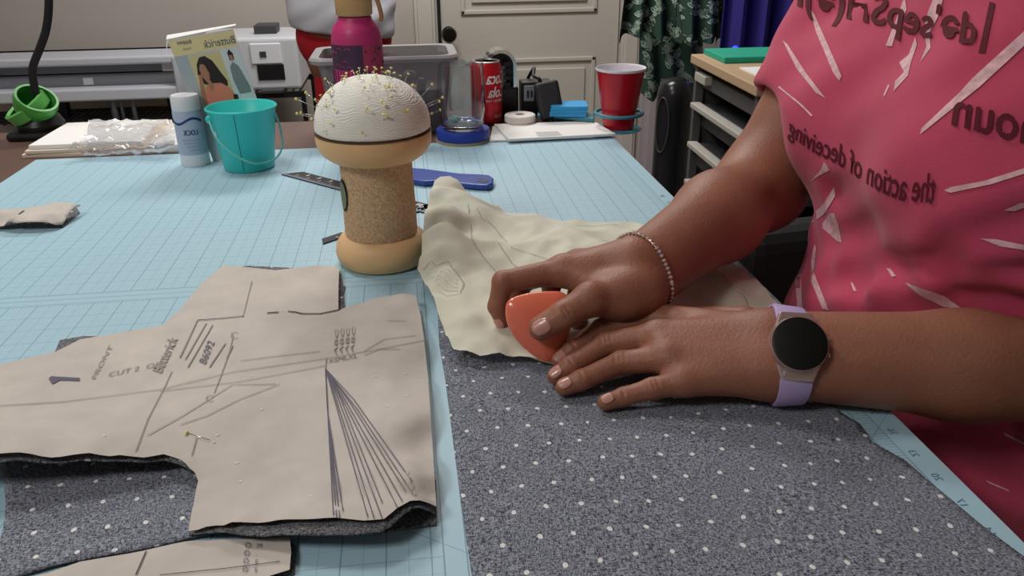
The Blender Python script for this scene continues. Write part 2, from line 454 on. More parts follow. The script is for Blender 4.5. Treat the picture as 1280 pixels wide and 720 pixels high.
# ------------------------------------------------------------------ fabrics and papers
def fabric_mat(name, dark, light, ox=0, oy=0, rot=0, dots=True):
    m = mat(name, dark, .95, bump=.35, bump_scale=1400)
    nt, pb = nodes(m); tc = nt.nodes.new('ShaderNodeTexCoord')
    mp = nt.nodes.new('ShaderNodeMapping'); nt.links.new(tc.outputs['Object'], mp.inputs['Vector'])
    mp.inputs['Rotation'].default_value = (0, 0, rot)
    n1 = nt.nodes.new('ShaderNodeTexNoise'); n1.inputs['Scale'].default_value = 1; n1.inputs['Detail'].default_value = 3
    m1 = nt.nodes.new('ShaderNodeMapping'); m1.inputs['Scale'].default_value = (1500, 420, 420); nt.links.new(mp.outputs[0], m1.inputs[0]); nt.links.new(m1.outputs[0], n1.inputs['Vector'])
    n2 = nt.nodes.new('ShaderNodeTexNoise'); n2.inputs['Scale'].default_value = 1; n2.inputs['Detail'].default_value = 3
    m2 = nt.nodes.new('ShaderNodeMapping'); m2.inputs['Scale'].default_value = (420, 1500, 420); nt.links.new(mp.outputs[0], m2.inputs[0]); nt.links.new(m2.outputs[0], n2.inputs['Vector'])
    s = math_node(nt, 'ADD', n1.outputs['Fac'], n2.outputs['Fac'])
    r = nt.nodes.new('ShaderNodeMapRange'); r.inputs['From Min'].default_value = .8; r.inputs['From Max'].default_value = 1.25; nt.links.new(s, r.inputs['Value'])
    mx = nt.nodes.new('ShaderNodeMix'); mx.data_type = 'RGBA'; mx.inputs['A'].default_value = lin(dark); mx.inputs['B'].default_value = lin(light)
    nt.links.new(r.outputs[0], mx.inputs['Factor']); last = mx.outputs['Result']
    if dots:
        sp = nt.nodes.new('ShaderNodeSeparateXYZ'); nt.links.new(mp.outputs[0], sp.inputs[0])
        nn = nt.nodes.new('ShaderNodeTexNoise'); nn.inputs['Scale'].default_value = 14; nt.links.new(mp.outputs[0], nn.inputs['Vector'])
        sc = nt.nodes.new('ShaderNodeSeparateColor'); nt.links.new(nn.outputs['Color'], sc.inputs[0])
        jx = math_node(nt, 'MULTIPLY', math_node(nt, 'SUBTRACT', sc.outputs[0], .5), .016); jy = math_node(nt, 'MULTIPLY', math_node(nt, 'SUBTRACT', sc.outputs[1], .5), .016)
        x = math_node(nt, 'ADD', math_node(nt, 'ADD', sp.outputs[0], ox), jx); y = math_node(nt, 'ADD', math_node(nt, 'ADD', sp.outputs[1], oy), jy)
        res = None
        for k in (0, 1):
            a = math_node(nt, 'PINGPONG', math_node(nt, 'ADD', x, k*.0104), .0104); c = math_node(nt, 'PINGPONG', math_node(nt, 'ADD', y, k*.0222), .0222)
            d = math_node(nt, 'ADD', math_node(nt, 'POWER', a, 2.0), math_node(nt, 'MULTIPLY', math_node(nt, 'POWER', c, 2.0), .75)); q = math_node(nt, 'LESS_THAN', d, .0015**2)
            res = q if res is None else math_node(nt, 'MAXIMUM', res, q)
        m3 = nt.nodes.new('ShaderNodeMix'); m3.data_type = 'RGBA'; m3.inputs['B'].default_value = lin((232, 230, 230))
        nt.links.new(res, m3.inputs['Factor']); nt.links.new(last, m3.inputs['A']); last = m3.outputs['Result']
    nt.links.new(last, pb.inputs['Base Color'])
    return m
m_fab = fabric_mat('grey_dotted_fabric', (48, 50, 60), (168, 173, 188), .004, .0)
m_fab2 = fabric_mat('grey_dotted_fabric_wrong_side', (44, 45, 50), (150, 150, 155), .002, .006, .25)
m_tissue = mat('brown_tissue', (194, 186, 178), .75, noise_amt=.04, noise_scale=30, bump=.25, bump_scale=70)
m_pale = mat('cream_tissue', (214, 212, 194), .75, noise_amt=.04, noise_scale=18, bump=.3, bump_scale=60)
nt, pb = nodes(m_pale); pb.inputs['Alpha'].default_value = .93
m_ink = mat('blue_grey_ink', (98, 94, 112), .8); m_ink2 = mat('dark_ink', (64, 60, 66), .8); m_inkl = mat('pale_ink', (150, 142, 140), .8)
m_dot = mat('showthrough_dot', (216, 208, 198), .8)
def world_ctrl(px): return [tuple(P(a, c, z))[:2]+(z,) for a, c, z in px]
# big length of fabric on the right
ol = [(546, 372, .001), (640, 372, .003), (900, 380, .003), (1000, 440, .003), (1050, 515, .002), (1075, 530, .002), (1090, 552, .002), (1130, 575, .002), (1170, 610, .002), (1225, 655, .002), (1280, 695, .002), (1400, 800, .002), (1400, 980, .002), (640, 980, .002), (604, 800, .001), (590, 720, .001), (578, 640, .001), (565, 540, .001), (556, 470, .001), (549, 430, .001)]
cw = world_ctrl(ol)
zf_fab = zfield(cw+[tuple(P(a, c, z))[:2]+(z,) for a, c, z in [(700, 560, .003), (900, 600, .003), (1000, 620, .004), (800, 700, .003), (700, 660, .003), (620, 500, .003), (1100, 640, .003), (800, 850, .003)]], lambda x, y: .0012*noise.noise(Vector((x*14, y*14, 1))))
t = obj('dotted_fabric', sheet(BM(), cw, zf_fab, .008), m_fab, smooth=80, solid=.0012)
tag(t, 'charcoal grey fabric with white dots spread across the right half of the mat', 'fabric')
# cream tissue pattern under the hands
ol = [(541, 238, .030), (544, 230, .033), (551, 225, .036), (562, 223, .037), (572, 226, .036), (579, 233, .031), (586, 243, .022), (594, 250, .014), (606, 256, .010), (640, 267, .009), (700, 278, .008), (760, 279, .007), (792, 278, .006), (850, 296, .006), (905, 322, .006), (930, 342, .008), (975, 386, .006), (960, 402, .006), (900, 406, .005), (800, 424, .005), (740, 436, .005), (700, 455, .005), (672, 455, .006), (650, 450, .007), (600, 446, .012), (567, 443, .008), (558, 425, .008), (550, 402, .010), (542, 372, .016), (530, 352, .018), (522, 340, .020), (527, 320, .024), (529, 290, .026), (535, 255, .027)]
cw = world_ctrl(ol)
ci = [(556, 238, .040), (566, 238, .040), (556, 260, .041), (572, 262, .032), (552, 285, .038), (550, 310, .034), (556, 340, .028), (590, 300, .017), (600, 350, .018), (585, 400, .022), (640, 300, .013), (650, 350, .014), (700, 310, .015), (620, 410, .014), (750, 300, .013), (850, 330, .016), (900, 360, .02), (880, 385, .012), (600, 430, .016), (575, 420, .014)]
def wr(x, y):
    a = noise.noise(Vector((x*16+y*5, y*9, 3))); c = noise.noise(Vector((x*34-y*20, y*22, 9)))
    return .0045*(1-abs(a)*2.6)+.0024*(1-abs(c)*2.4)-.0015
zf_pale = zfield(cw+world_ctrl(ci), wr)
def zpale(x, y): return max(zf_pale(x, y), .0052)
b = sheet(BM(), cw, zpale, .005)
for pts in ([(620, 300), (640, 330), (668, 350)], [(585, 255), (590, 300), (606, 325), (625, 345)], [(596, 262), (640, 310), (700, 330)], [(720, 282), (740, 283), (770, 281)], [(528, 338), (545, 333), (560, 328)], [(560, 328), (580, 355), (575, 368)], [(905, 350), (925, 370), (935, 385)], [(900, 342), (915, 356), (940, 372)]):
    line_on(b, pts, zpale, .0006, 1)
for k in range(5): line_on(b, [(540+k*2, 345+k*5), (552+k*2, 350+k*5), (572, 352+k*4)], zpale, .0009, 2)
t = obj('cream_tissue_pattern', b, [m_pale, m_inkl, m_offw], smooth=60)
tag(t, 'cream tissue paper pattern crumpled beside the mushroom stand and under the hands', 'sewing pattern')
# ---- main pinned piece: dotted fabric below, brown tissue above
piece = empty('pinned_pattern_piece', P(380, 520), 'large brown tissue pattern numbered 1 pinned on dotted fabric, left foreground', 'sewing pattern')
ol = [(-80, 470, .006), (0, 456, .006), (70, 441, .006), (100, 426, .006), (150, 417, .006), (205, 407, .006), (228, 384, .006), (252, 355, .006), (279, 333, .006), (300, 334, .006), (345, 338, .006), (400, 333, .006), (424, 335, .006), (423, 388, .007), (440, 381, .008), (480, 371, .012), (508, 368, .014), (519, 370, .012), (526, 395, .008), (535, 470, .006), (541, 560, .005), (545, 625, .006), (546, 640, .008), (537, 630, .017), (525, 625, .022), (513, 626, .023), (497, 636, .021), (480, 650, .020), (455, 652, .020), (420, 648, .020), (370, 650, .019), (300, 654, .016), (270, 659, .011), (236, 666, .008), (240, 640, .008), (248, 603, .010), (244, 592, .012), (226, 576, .015), (205, 569, .017), (180, 573, .019), (150, 570, .022), (100, 569, .027), (0, 568, .034), (-80, 566, .036)]
cw = world_ctrl(ol)
ci = [(490, 430, .014), (500, 520, .016), (515, 590, .018), (400, 430, .010), (300, 430, .008), (400, 540, .012), (300, 560, .012), (150, 480, .010), (50, 500, .012), (350, 370, .007), (350, 620, .013), (440, 610, .014), (528, 480, .011), (534, 590, .013), (470, 480, .014)]
zf_m = zfield(cw+world_ctrl(ci), seeded_wrinkle(2, 11, .0016))
b = sheet(BM(), cw, zf_m, .005)
DI, DL, DK, DD = 1, 2, 3, 4
apex = (407, 462)
for e in ((417, 645), (421, 648), (425, 649), (429, 640)): line_on(b, [(407, 462), (410, 520), e], zf_m, .0007, DI)
for mid, e in (((418, 500), (460, 648)), ((420, 500), (468, 650)), ((423, 500), (478, 650)), ((426, 500), (478, 630)), ((428, 500), (497, 636)), ((432, 502), (503, 628)), ((438, 505), (508, 617)), ((446, 512), (517, 620)), ((442, 500), (515, 603))):
    line_on(b, [apex, mid, e], zf_m, .0006, DI)
for pts in ([(0, 508), (80, 503), (200, 488), (290, 466), (407, 449), (480, 436), (540, 424)], [(200, 490), (300, 478), (407, 458)],
            [(170, 565), (185, 525), (205, 487), (215, 465)], [(185, 545), (230, 520), (290, 482), (345, 481)], [(225, 532), (260, 520), (300, 500), (350, 481)],
            [(315, 352), (310, 372), (304, 396)], [(407, 462), (408, 448)], [(292, 420), (285, 447), (275, 474), (268, 492)], [(240, 570), (246, 548)], [(300, 452), (345, 446), (400, 440)], [(455, 440), (480, 425), (520, 420)], [(455, 445), (475, 437), (500, 437)], [(485, 402), (508, 402)]):
    line_on(b, pts, zf_m, .0007, DL, 5)
for c in ((294, 420), (263, 499)): line_on(b, [(c[0]+5*math.cos(a*.7), c[1]+4*math.sin(a*.7)) for a in range(1, 9)], zf_m, .0007, DL, 3)
line_on(b, [(247, 401), (275, 399), (305, 396)], zf_m, .0012, DK, 6); line_on(b, [(247, 401), (236, 425), (225, 448)], zf_m, .0012, DL, 6)
line_on(b, [(334, 392), (348, 391)], zf_m, .002, DK, 4); line_on(b, [(360, 390), (370, 391), (378, 393), (400, 393), (424, 388)], zf_m, .0017, DK, 6)
for a, c in (((266, 407), (235, 460)), ((258, 405), (232, 450)), ((282, 430), (262, 460)), ((291, 433), (283, 450))): line_on(b, [a, c], zf_m, .0011, DL, 8)
text_on(b, 'Butterick', (202, 468), (5.6, -11.5), (-17, -6), zf_m, DL, bold=.015)
text_on(b, 'B6092', (257, 457), (4.6, -11), (-12, -5), zf_m, DI)
# the large numeral 1 lying on its side
for pts in ([(61, 474), (64, 471), (100, 473), (100, 477), (75, 476), (66, 481), (63, 477)],):
    vv = [b.verts.new(onz(x, y, zf_m)) for x, y in pts]; b.faces.new(vv).material_index = DI
text_on(b, 'FRONT', (119, 476), (7, -13), (-7, -3), zf_m, DL); text_on(b, 'CUT 2  OF', (135, 472), (14, -3), (2, -8), zf_m, DL)
for k in range(4): text_on(b, 'ABC', (421+k*7, 445-k), (1.2, -17), (-6, -1), zf_m, DL)
text_on(b, 'XSMLXL', (410, 455), (10, -2), (1, -8), zf_m, DL)
for k, s in enumerate(('1', '2', '3', '4')): text_on(b, s, (508+k*3, 595+k*9), (6, 2), (2, -9), zf_m, DL)
rr = random.Random(4)
for a, c in ((506, 467), (508, 495), (484, 508), (470, 471), (430, 433), (272, 544), (327, 512), (315, 470), (296, 579), (301, 602), (267, 553), (388, 620), (130, 545), (395, 350), (352, 389)):
    q = onz(a, c, zf_m, .0003); vv = [b.verts.new(q+Vector((math.cos(k)*.0013, math.sin(k)*.0011, 0))) for k in [i*math.pi/4 for i in range(8)]]; b.faces.new(vv).material_index = DD
obj('tissue_layer', b, [m_tissue, m_ink, m_inkl, m_ink2, m_dot], piece, smooth=50)
# fabric layer follows below the tissue and sticks out along the lower edge
ol = [(-80, 474, .003), (0, 460, .003), (68, 441, .003), (75, 425, .003), (104, 420, .003), (150, 421, .003), (205, 411, .003), (279, 337, .003), (310, 332, .003), (424, 338, .003), (428, 350, .003), (430, 382, .003), (440, 385, .004), (519, 374, .006), (534, 470, .003), (540, 560, .002), (543, 630, .003), (546, 646, .005), (537, 635, .014), (525, 630, .019), (514, 632, .020), (500, 645, .018), (487, 658, .017), (474, 664, .017), (440, 667, .017), (370, 667, .016), (310, 668, .013), (280, 664, .009), (236, 668, .005), (246, 640, .006), (251, 603, .007), (246, 590, .009), (226, 580, .012), (205, 574, .014), (180, 577, .015), (150, 575, .018), (100, 574, .022), (0, 576, .029), (-80, 577, .030)]
cw2 = world_ctrl(ol)
zf_l = zfield(cw2+[(c[0], c[1], max(c[2]-.0055, .001)) for c in world_ctrl(ci)])
obj('fabric_layer', sheet(BM(), cw2, lambda x, y: min(zf_l(x, y), 1), .009), m_fab2, piece, smooth=60, solid=.0012)
# the end is folded under: lower layer lying on the mat inside the opening
cw = world_ctrl([(430, 640, .0015), (470, 668, .0015), (500, 660, .0015), (543, 657, .0015), (546, 648, .004), (545, 600, .003), (440, 590, .0015)])
obj('folded_under_layer', sheet(BM(), cw, zfield(cw), .008), m_fab2, piece, solid=.001)
# loose piece of dotted fabric under the armhole
ol = [(0, 560, .0015), (60, 560, .0015), (150, 562, .0015), (215, 566, .0015), (262, 600, .002), (262, 668, .003), (236, 672, .003), (165, 688, .003), (70, 706, .003), (30, 717, .003), (0, 722, .003), (-80, 735, .003), (-60, 700, .003), (0, 675, .003), (6, 650, .003), (7, 625, .003), (4, 600, .0025), (0, 585, .002)]
cw = world_ctrl(ol); zf3 = zfield(cw, lambda x, y: .001*noise.noise(Vector((x*20, y*20, 4))))
t = obj('cut_fabric_piece', sheet(BM(), cw, zf3, .007), m_fab, smooth=60, solid=.001)
tag(t, 'cut dotted grey fabric showing in the armhole gap of the pattern, lower left', 'fabric')
# lower pattern piece at the bottom edge
low = empty('pinned_pattern_piece', P(250, 710), 'brown tissue pattern on fabric cut off by the bottom edge of the photo', 'sewing pattern')
ol = [(20, 725, .004), (60, 716, .004), (100, 702, .004), (160, 692, .004), (236, 676, .005), (300, 674, .006), (362, 672, .006), (364, 690, .006), (362, 712, .006), (330, 722, .006), (340, 800, .006), (0, 800, .004)]
cw = world_ctrl(ol); zf4 = zfield(cw)
b = sheet(BM(), cw, zf4, .008)
for k in range(4): text_on(b, 'O-O-O-O'[0:1], (303+k*1, 716-k*10), (9, 0), (0, -10), zf4, 2); text_on(b, 'SE.M'[k], (318+k, 716-k*10), (8, 0), (0, -8), zf4, 2)
line_on(b, [(183, 690), (170, 720)], zf4, .0007, 1); line_on(b, [(200, 720), (280, 712), (350, 703)], zf4, .0005, 1)
obj('tissue_layer', b, [m_tissue, m_ink2, m_ink], low, smooth=50)
ol = [(20, 728, .0012), (60, 718, .0012), (100, 705, .0012), (236, 680, .0012), (364, 676, .0012), (369, 684, .0012), (368, 716, .0012), (340, 730, .0012), (350, 800, .0012), (0, 800, .0012)]
cw = world_ctrl(ol); zf5 = zfield(cw); obj('fabric_layer', sheet(BM(), cw, zf5, .01), m_fab2, low, solid=.001)
# small folded pattern piece at the left
fp = empty('folded_pattern_piece', P(50, 270), 'small folded brown pattern piece lying alone at the left edge of the mat', 'sewing pattern')
ol = [(-60, 262, .02), (0, 262, .018), (40, 258, .016), (75, 252, .020), (92, 251, .020), (101, 255, .014), (100, 262, .008), (78, 281, .004), (70, 281, .007), (50, 277, .013), (20, 279, .012), (0, 283, .006), (-60, 288, .006)]
cw = world_ctrl(ol); zf6 = zfield(cw+world_ctrl([(60, 265, .02), (20, 270, .018)])); b = sheet(BM(), cw, zf6, .006); line_on(b, [(24, 268), (30, 264)], zf6, .0015, 1)
obj('tissue_layer', b, [m_tissue, m_ink2], fp, smooth=50, solid=.0006)
ol = [(-60, 266, .001), (40, 262, .001), (95, 258, .001), (100, 266, .001), (78, 284, .001), (40, 284, .001), (0, 285, .001), (-60, 290, .001)]
cw = world_ctrl(ol); obj('fabric_layer', sheet(BM(), cw, zfield(cw), .01), m_fab2, fp, solid=.001)
# ------------------------------------------------------------------ mushroom pincushion
m_maple = mat('pale_wood', (222, 184, 136), .5, noise_amt=.05, noise_scale=12)
m_burlap = mat('burlap', (196, 168, 134), .95, noise_amt=.13, noise_scale=420, bump=.6, bump_scale=700)
m_cush = mat('cream_cushion', (236, 234, 226), .85)
nt, pb = nodes(m_cush)
tc = nt.nodes.new('ShaderNodeTexCoord'); wv = nt.nodes.new('ShaderNodeTexWave'); wv.inputs['Scale'].default_value = 130; wv.inputs['Distortion'].default_value = 22; wv.inputs['Detail'].default_value = 2; wv.inputs['Detail Scale'].default_value = .35
wv.bands_direction = 'Z'; nt.links.new(tc.outputs['Object'], wv.inputs['Vector']); bp = nt.nodes.new('ShaderNodeBump'); bp.inputs['Strength'].default_value = .22; bp.inputs['Distance'].default_value = .0012
nt.links.new(wv.outputs['Fac'], bp.inputs['Height']); nt.links.new(bp.outputs['Normal'], pb.inputs['Normal'])
m_yel = mat('yellow_pin_head', (232, 222, 120), .35); m_pinsteel = mat('pin_steel', (200, 200, 196), .25, metal=1)
PX, PY = -.036, .800
mu = empty('mushroom_pincushion', (PX, PY, 0), 'wooden mushroom pincushion with burlap stem and cream domed cushion', 'pincushion')
c0 = (PX, PY)
obj('base', lathe(BM(), [(.038, 0), (.0445, .0015), (.0478, .007), (.049, .014), (.0475, .022), (.0435, .028), (.0385, .031), (.030, .032)], c0, 64), m_maple, mu, smooth=40)
b = BM(); lathe(b, [(.0365, .0305), (.0375, .034), (.0372, .06), (.0365, .085), (.0362, .112)], c0, 64)
st = obj('burlap_stem', b, m_burlap, mu, smooth=40)
# oval paper label on the stem's left side
b = BM(); a0 = math.radians(205); vv = []
for k in range(20):
    q = 2*math.pi*k/20; a = a0+math.cos(q)*.22; z = .078+math.sin(q)*.017; vv.append(b.verts.new((PX+.0379*math.cos(a), PY+.0379*math.sin(a), z)))
b.faces.new(vv); obj('label_rim', b, m_blackm, st)
b = BM(); vv = []
for k in range(20):
    q = 2*math.pi*k/20; a = a0+math.cos(q)*.19; z = .078+math.sin(q)*.0145; vv.append(b.verts.new((PX+.0384*math.cos(a), PY+.0384*math.sin(a), z)))
b.faces.new(vv); obj('stem_label', b, mat('olive_label', (120, 128, 104), .7), st)
obj('cap', lathe(BM(), [(.034, .109), (.044, .112), (.052, .118), (.0562, .125), (.0572, .131), (.0572, .1385), (.0565, .1395), (.04, .140)], c0, 64), m_maple, mu, smooth=40)
prof = [(.0555, .1385), (.0568, .1415), (.057, .147), (.0555, .157), (.052, .166), (.0465, .174), (.039, .181), (.030, .1865), (.02, .190), (.01, .1918), (0, .1922)]
b = lathe(BM(), prof, c0, 72)
for v in b.verts:
    n = noise.noise(Vector((v.co.x*60, v.co.y*60, v.co.z*60)))*.0007; d = (v.co-Vector((PX, PY, .14))).normalized(); v.co += d*n
obj('cushion', b, m_cush, mu, smooth=60, subsurf=1)
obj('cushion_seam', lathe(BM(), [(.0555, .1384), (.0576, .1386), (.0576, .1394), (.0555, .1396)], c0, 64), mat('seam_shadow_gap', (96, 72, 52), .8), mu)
def cush_pt(az, t):   # t 0 rim .. 1 top
    x = t*(len(prof)-4)+2; i = int(x); f = x-i; i = min(i, len(prof)-2)
    r = prof[i][0]*(1-f)+prof[i+1][0]*f; z = prof[i][1]*(1-f)+prof[i+1][1]*f
    tr = prof[i+1][0]-prof[i][0]; tz = prof[i+1][1]-prof[i][1]; n = Vector((tz, 0, -tr)).normalized()
    return Vector((PX+r*math.cos(az), PY+r*math.sin(az), z)), Vector((n.x*math.cos(az), n.x*math.sin(az), n.z))
def pin_mesh(hr=.0015, ln=.02):
    b = BM(); tube(b, [(0, 0, -.006), (0, 0, ln)], .00024, 6, mi=0); sphere(b, (0, 0, ln), hr, 10, 7, mi=1)
    for f in b.faces: f.smooth = True
    return b
rp = random.Random(11)
pin0 = None
PINLAB = 'straight pin with yellow head stuck in the cream cushion of the mushroom'
def add_pin(p, d, ln, group, label):
    global pin0
    if pin0 is None:
        o = obj('straight_pin', pin_mesh(), [m_pinsteel, m_yel]); pin0 = o
    else: o = pin0.copy(); COL.objects.link(o)
    o.location = p; o.rotation_euler = Vector(d).to_track_quat('Z', 'Y').to_euler(); s = ln/.02; o.scale = (1, 1, s); 
    o['label'] = label; o['category'] = 'pin'
    if group: o['group'] = group
    return o
for k in range(56):
    az = math.radians(180+rp.random()*190-5) if k < 48 else rp.random()*6.28; t_ = min(.97, rp.random()**.8)
    p, n = cush_pt(az, t_)
    jit = Vector((rp.uniform(-1, 1), rp.uniform(-1, 1), rp.uniform(-.4, .7)))*.75
    add_pin(p, (n+jit), rp.uniform(.003, .0075), 'yellow headed pins in the mushroom cushion', PINLAB)
for (az, t_, ln) in ((178, .08, .017), (183, .25, .02), (176, .3, .015), (181, .12, .013), (0, .22, .018), (-6, .2, .014), (5, .35, .016), (-3, .08, .012), (150, .5, .012), (40, .5, .012), (60, .6, .012), (95, .8, .008), (110, .75, .008), (80, .78, .008), (70, .7, .009)):
    p, n = cush_pt(math.radians(az), t_); add_pin(p, n+Vector((0, 0, rp.uniform(-.1, .3))), ln, 'yellow headed pins in the mushroom cushion', PINLAB)
q = onz(234, 543, zf_m, .0012); e = onz(251, 548, zf_m, .0010); add_pin(q+(e-q)*1.3, (q-e), (q-e).length*1.3, None, 'yellow headed pin pushed flat through the brown tissue pattern')
# ------------------------------------------------------------------ teal bucket
m_teal = mat('teal_plastic', (60, 206, 200), .38); BX, BY = -.238, 1.192
bk = empty('bucket', (BX, BY, 0), 'small teal metal bucket with a wire handle on the mat', 'bucket')
b = lathe(BM(), [(.0, .002), (.034, .0), (.036, .002), (.0475, .086), (.0495, .0875), (.0500, .0895), (.0485, .091), (.0462, .0895), (.0345, .005), (0, .004)], (BX, BY), 64, cap=False)
bo = obj('bucket_body', b, m_teal, bk, smooth=50)
def handle_pts(drop, cx):
    out = []
    for k in range(25):
        a = math.pi*k/24; out.append(Vector((BX-.045+.092*k/24, BY-.012-math.sin(a)*.045, .078-math.sin(a)*drop)))
    return out
for s in (-1, 1):
    b = BM(); Mk = Matrix.Translation((BX+s*.0462*math.cos(.55), BY-.0462*math.sin(.55) if s < 0 else BY-.003, .078)) @ Matrix.Rotation(math.pi/2, 4, 'X')
    lathe(b, [(.006, -.004), (.006, .004), (.003, .006), (0, .006)], (0, 0), 20, M=Mk); obj('handle_ear', b, m_teal, bk, smooth=40)
hp = smoothpts([Vector((BX-.0395, BY-.032, .077)), Vector((BX-.030, BY-.045, .055)), Vector((BX-.012, BY-.050, .035)), Vector((BX+.015, BY-.047, .018)), Vector((BX+.040, BY-.022, .016)), Vector((BX+.051, BY-.006, .030)), Vector((BX+.051, BY, .055)), Vector((BX+.047, BY-.002, .078))], 8)
obj('wire_handle', tube(BM(), hp, .0014, 8), mat('teal_wire', (120, 205, 195), .35), bk, smooth=60)
b = BM(); vs = []
for a, z in ((-2.60, .062), (-2.42, .060), (-2.42, .050), (-2.60, .052)): 
    r = .036+(z-.002)/.084*.0115+.0006; vs.append(b.verts.new((BX+r*math.cos(a), BY+r*math.sin(a), z)))
b.faces.new(vs); obj('price_sticker', b, m_offw, bk)
b = BM(); a = -1.62
tube(b, [(BX+(.036+.0003)*math.cos(a), BY+(.0363)*math.sin(a), .003), (BX+.0477*math.cos(a), BY+.0477*math.sin(a), .086)], .0006, 6); obj('seam', b, mat('teal_seam', (40, 140, 130), .5), bk)
# ------------------------------------------------------------------ pattern envelope standing behind the bucket
env = empty('pattern_envelope', (-.27, 1.24, 0), 'tall sewing pattern envelope with a woman in a coral shirt, behind the teal bucket', 'pattern envelope')
E0 = Vector((-.298, 1.232, .0)); EU = Vector((.092, .004, .012)).normalized(); EV = Vector((-.038, .012, .178)).normalized(); EN = EU.cross(EV).normalized()
EW, EH = .092, .182
def ep(u, v, d=0): return E0+EU*(u*EW)+EV*(v*EH)-EN*(-d) if False else E0+EU*(u*EW)+EV*(v*EH)+EN*d
if EN.y > 0: EN = -EN
m_env = mat('envelope_paper', (214, 218, 222), .6); m_band = mat('envelope_gold', (230, 212, 160), .6); m_olive = mat('photo_olive', (212, 198, 146), .6)
m_photo = mat('photo_grey_blue', (170, 180, 186), .6); m_hair = mat('printed_hair', (44, 32, 32), .6); m_pskin = mat('printed_skin', (178, 124, 100), .6); m_coral = mat('printed_coral', (226, 136, 112), .6); m_pgrey = mat('printed_grey', (130, 136, 142), .6)
b = BM(); prism(b, [ep(0, 0, -.004), ep(1, 0, -.004), ep(1, 1, -.004), ep(0, 1, -.004)], EN*.004, 0)
def flat(bm, pts, d, mi): 
    f = bm.faces.new([bm.verts.new(ep(u, v, d)) for u, v in pts]); f.material_index = mi
flat(b, [(0, .865), (1, .865), (1, .99), (0, .99)], .0004, 1)
flat(b, [(0, 0), (.20, 0), (.20, .865), (0, .865)], .0004, 3); flat(b, [(.20, 0), (.70, 0), (.70, .85), (.20, .85)], .0004, 2)
flat(b, [(.70, 0), (1, 0), (1, .865), (.70, .865)], .0004, 0)
flat(b, [(.30, .62), (.25, .70), (.29, .78), (.36, .83), (.45, .835), (.54, .79), (.60, .70), (.66, .62), (.64, .58), (.55, .57), (.42, .60)], .0006, 4)
flat(b, [(.31, .68), (.30, .74), (.34, .78), (.40, .77), (.43, .70), (.40, .64), (.36, .62)], .0008, 5)
flat(b, [(.18, .42), (.24, .42), (.27, .56), (.31, .70), (.26, .70), (.20, .56)], .0008, 5)
flat(b, [(.24, .30), (.25, .50), (.30, .60), (.40, .62), (.56, .61), (.66, .56), (.72, .46), (.70, .30)], .0010, 6)
flat(b, [(.34, .61), (.38, .55), (.44, .60), (.40, .65)], .0012, 5)
flat(b, [(.66, .47), (.73, .45), (.74, .50), (.68, .51)], .0013, 4)
flat(b, [(.77, .72), (.83, .755), (.90, .72), (.97, .55), (.96, .50), (.86, .50), (.78, .50), (.75, .62)], .0008, 7)
flat(b, [(.80, .77), (.80, .83), (.84, .855), (.88, .82), (.87, .77)], .0008, 4); flat(b, [(.82, .765), (.81, .81), (.86, .81), (.86, .765)], .0010, 5)
flat(b, [(.78, .50), (.96, .50), (.98, .30), (.80, .30)], .0007, 0)
put_text(b, 'Butterick', lambda u, v, w: ep(.99-u/w*.50, .893+v*.085, .0009), 7, .01)
put_text(b, 'B6899', lambda u, v, w: ep(.34-u/w*.22, .945+v*.038, .0009), 7, .01)
put_text(b, 'MISSES', lambda u, v, w: ep(.30-u/w*.13, .90+v*.022, .0009), 7)
ev = obj('envelope_body', b, [m_env, m_band, m_olive, m_photo, m_hair, m_pskin, m_coral, m_pgrey], env)
b = BM(); prism(b, [ep(-.02, 1, .0), ep(1.06, 1.02, .0), ep(1.06, 1.03, -.012), ep(-.02, 1.03, -.014)], Vector((0, 0, .0006)))
prism(b, [ep(0, .99, 0), ep(-.16, .86, -.012), ep(-.02, 1.03, -.014)], Vector((0, 0, .0006)))
obj('envelope_flap', b, m_offw, env)
# ------------------------------------------------------------------ adhesive spray can
SX, SY = -.3215, 1.224
sp_ = empty('spray_can', (SX, SY, 0), 'white and blue spray can with a wave print left of the teal bucket', 'spray can')
m_can1 = mat('can_blue_grey', (170, 184, 206), .35); m_navy = mat('print_navy', (40, 56, 120), .5)
b = lathe(BM(), [(.0200, 0), (.0208, .002), (.0208, .018)], (SX, SY), 40, mi=1); lathe(b, [(.0209, .018), (.0209, .080), (.0195, .083)], (SX, SY), 40, mi=0)
def cyl(cx, cy, r): return lambda ang, z, d=0: Vector((cx+(r+d)*math.sin(ang), cy-(r+d)*math.cos(ang), z))
cf = cyl(SX, SY, .0209)
for k in range(24):
    f0 = -1.2+k*.1; f1 = f0+.1; g0 = .068+.004*math.sin(f0*3); g1 = .068+.004*math.sin(f1*3)
    b.faces.new([b.verts.new(cf(f0, g0-.0018, .0004)), b.verts.new(cf(f1, g1-.0018, .0004)), b.verts.new(cf(f1, g1+.0018, .0004)), b.verts.new(cf(f0, g0+.0018, .0004))]).material_index = 2
put_text(b, 'LOCK', lambda u, v, w: cf(.75-u/w*1.0, .048+v*.011, .0006), 2, .03)
for r_ in range(4): put_text(b, 'permanent fabric', lambda u, v, w: cf(.75-u/w*(1.2-.15*r_), .040-r_*.005+v*.003, .0006), 3)
obj('can_body', b, [m_can1, m_white, m_navy, m_pgrey], sp_, smooth=40)
obj('can_cap', lathe(BM(), [(.0200, .082), (.0203, .084), (.0200, .099), (.0185, .103), (0, .104)], (SX, SY), 40), m_white, sp_, smooth=40)
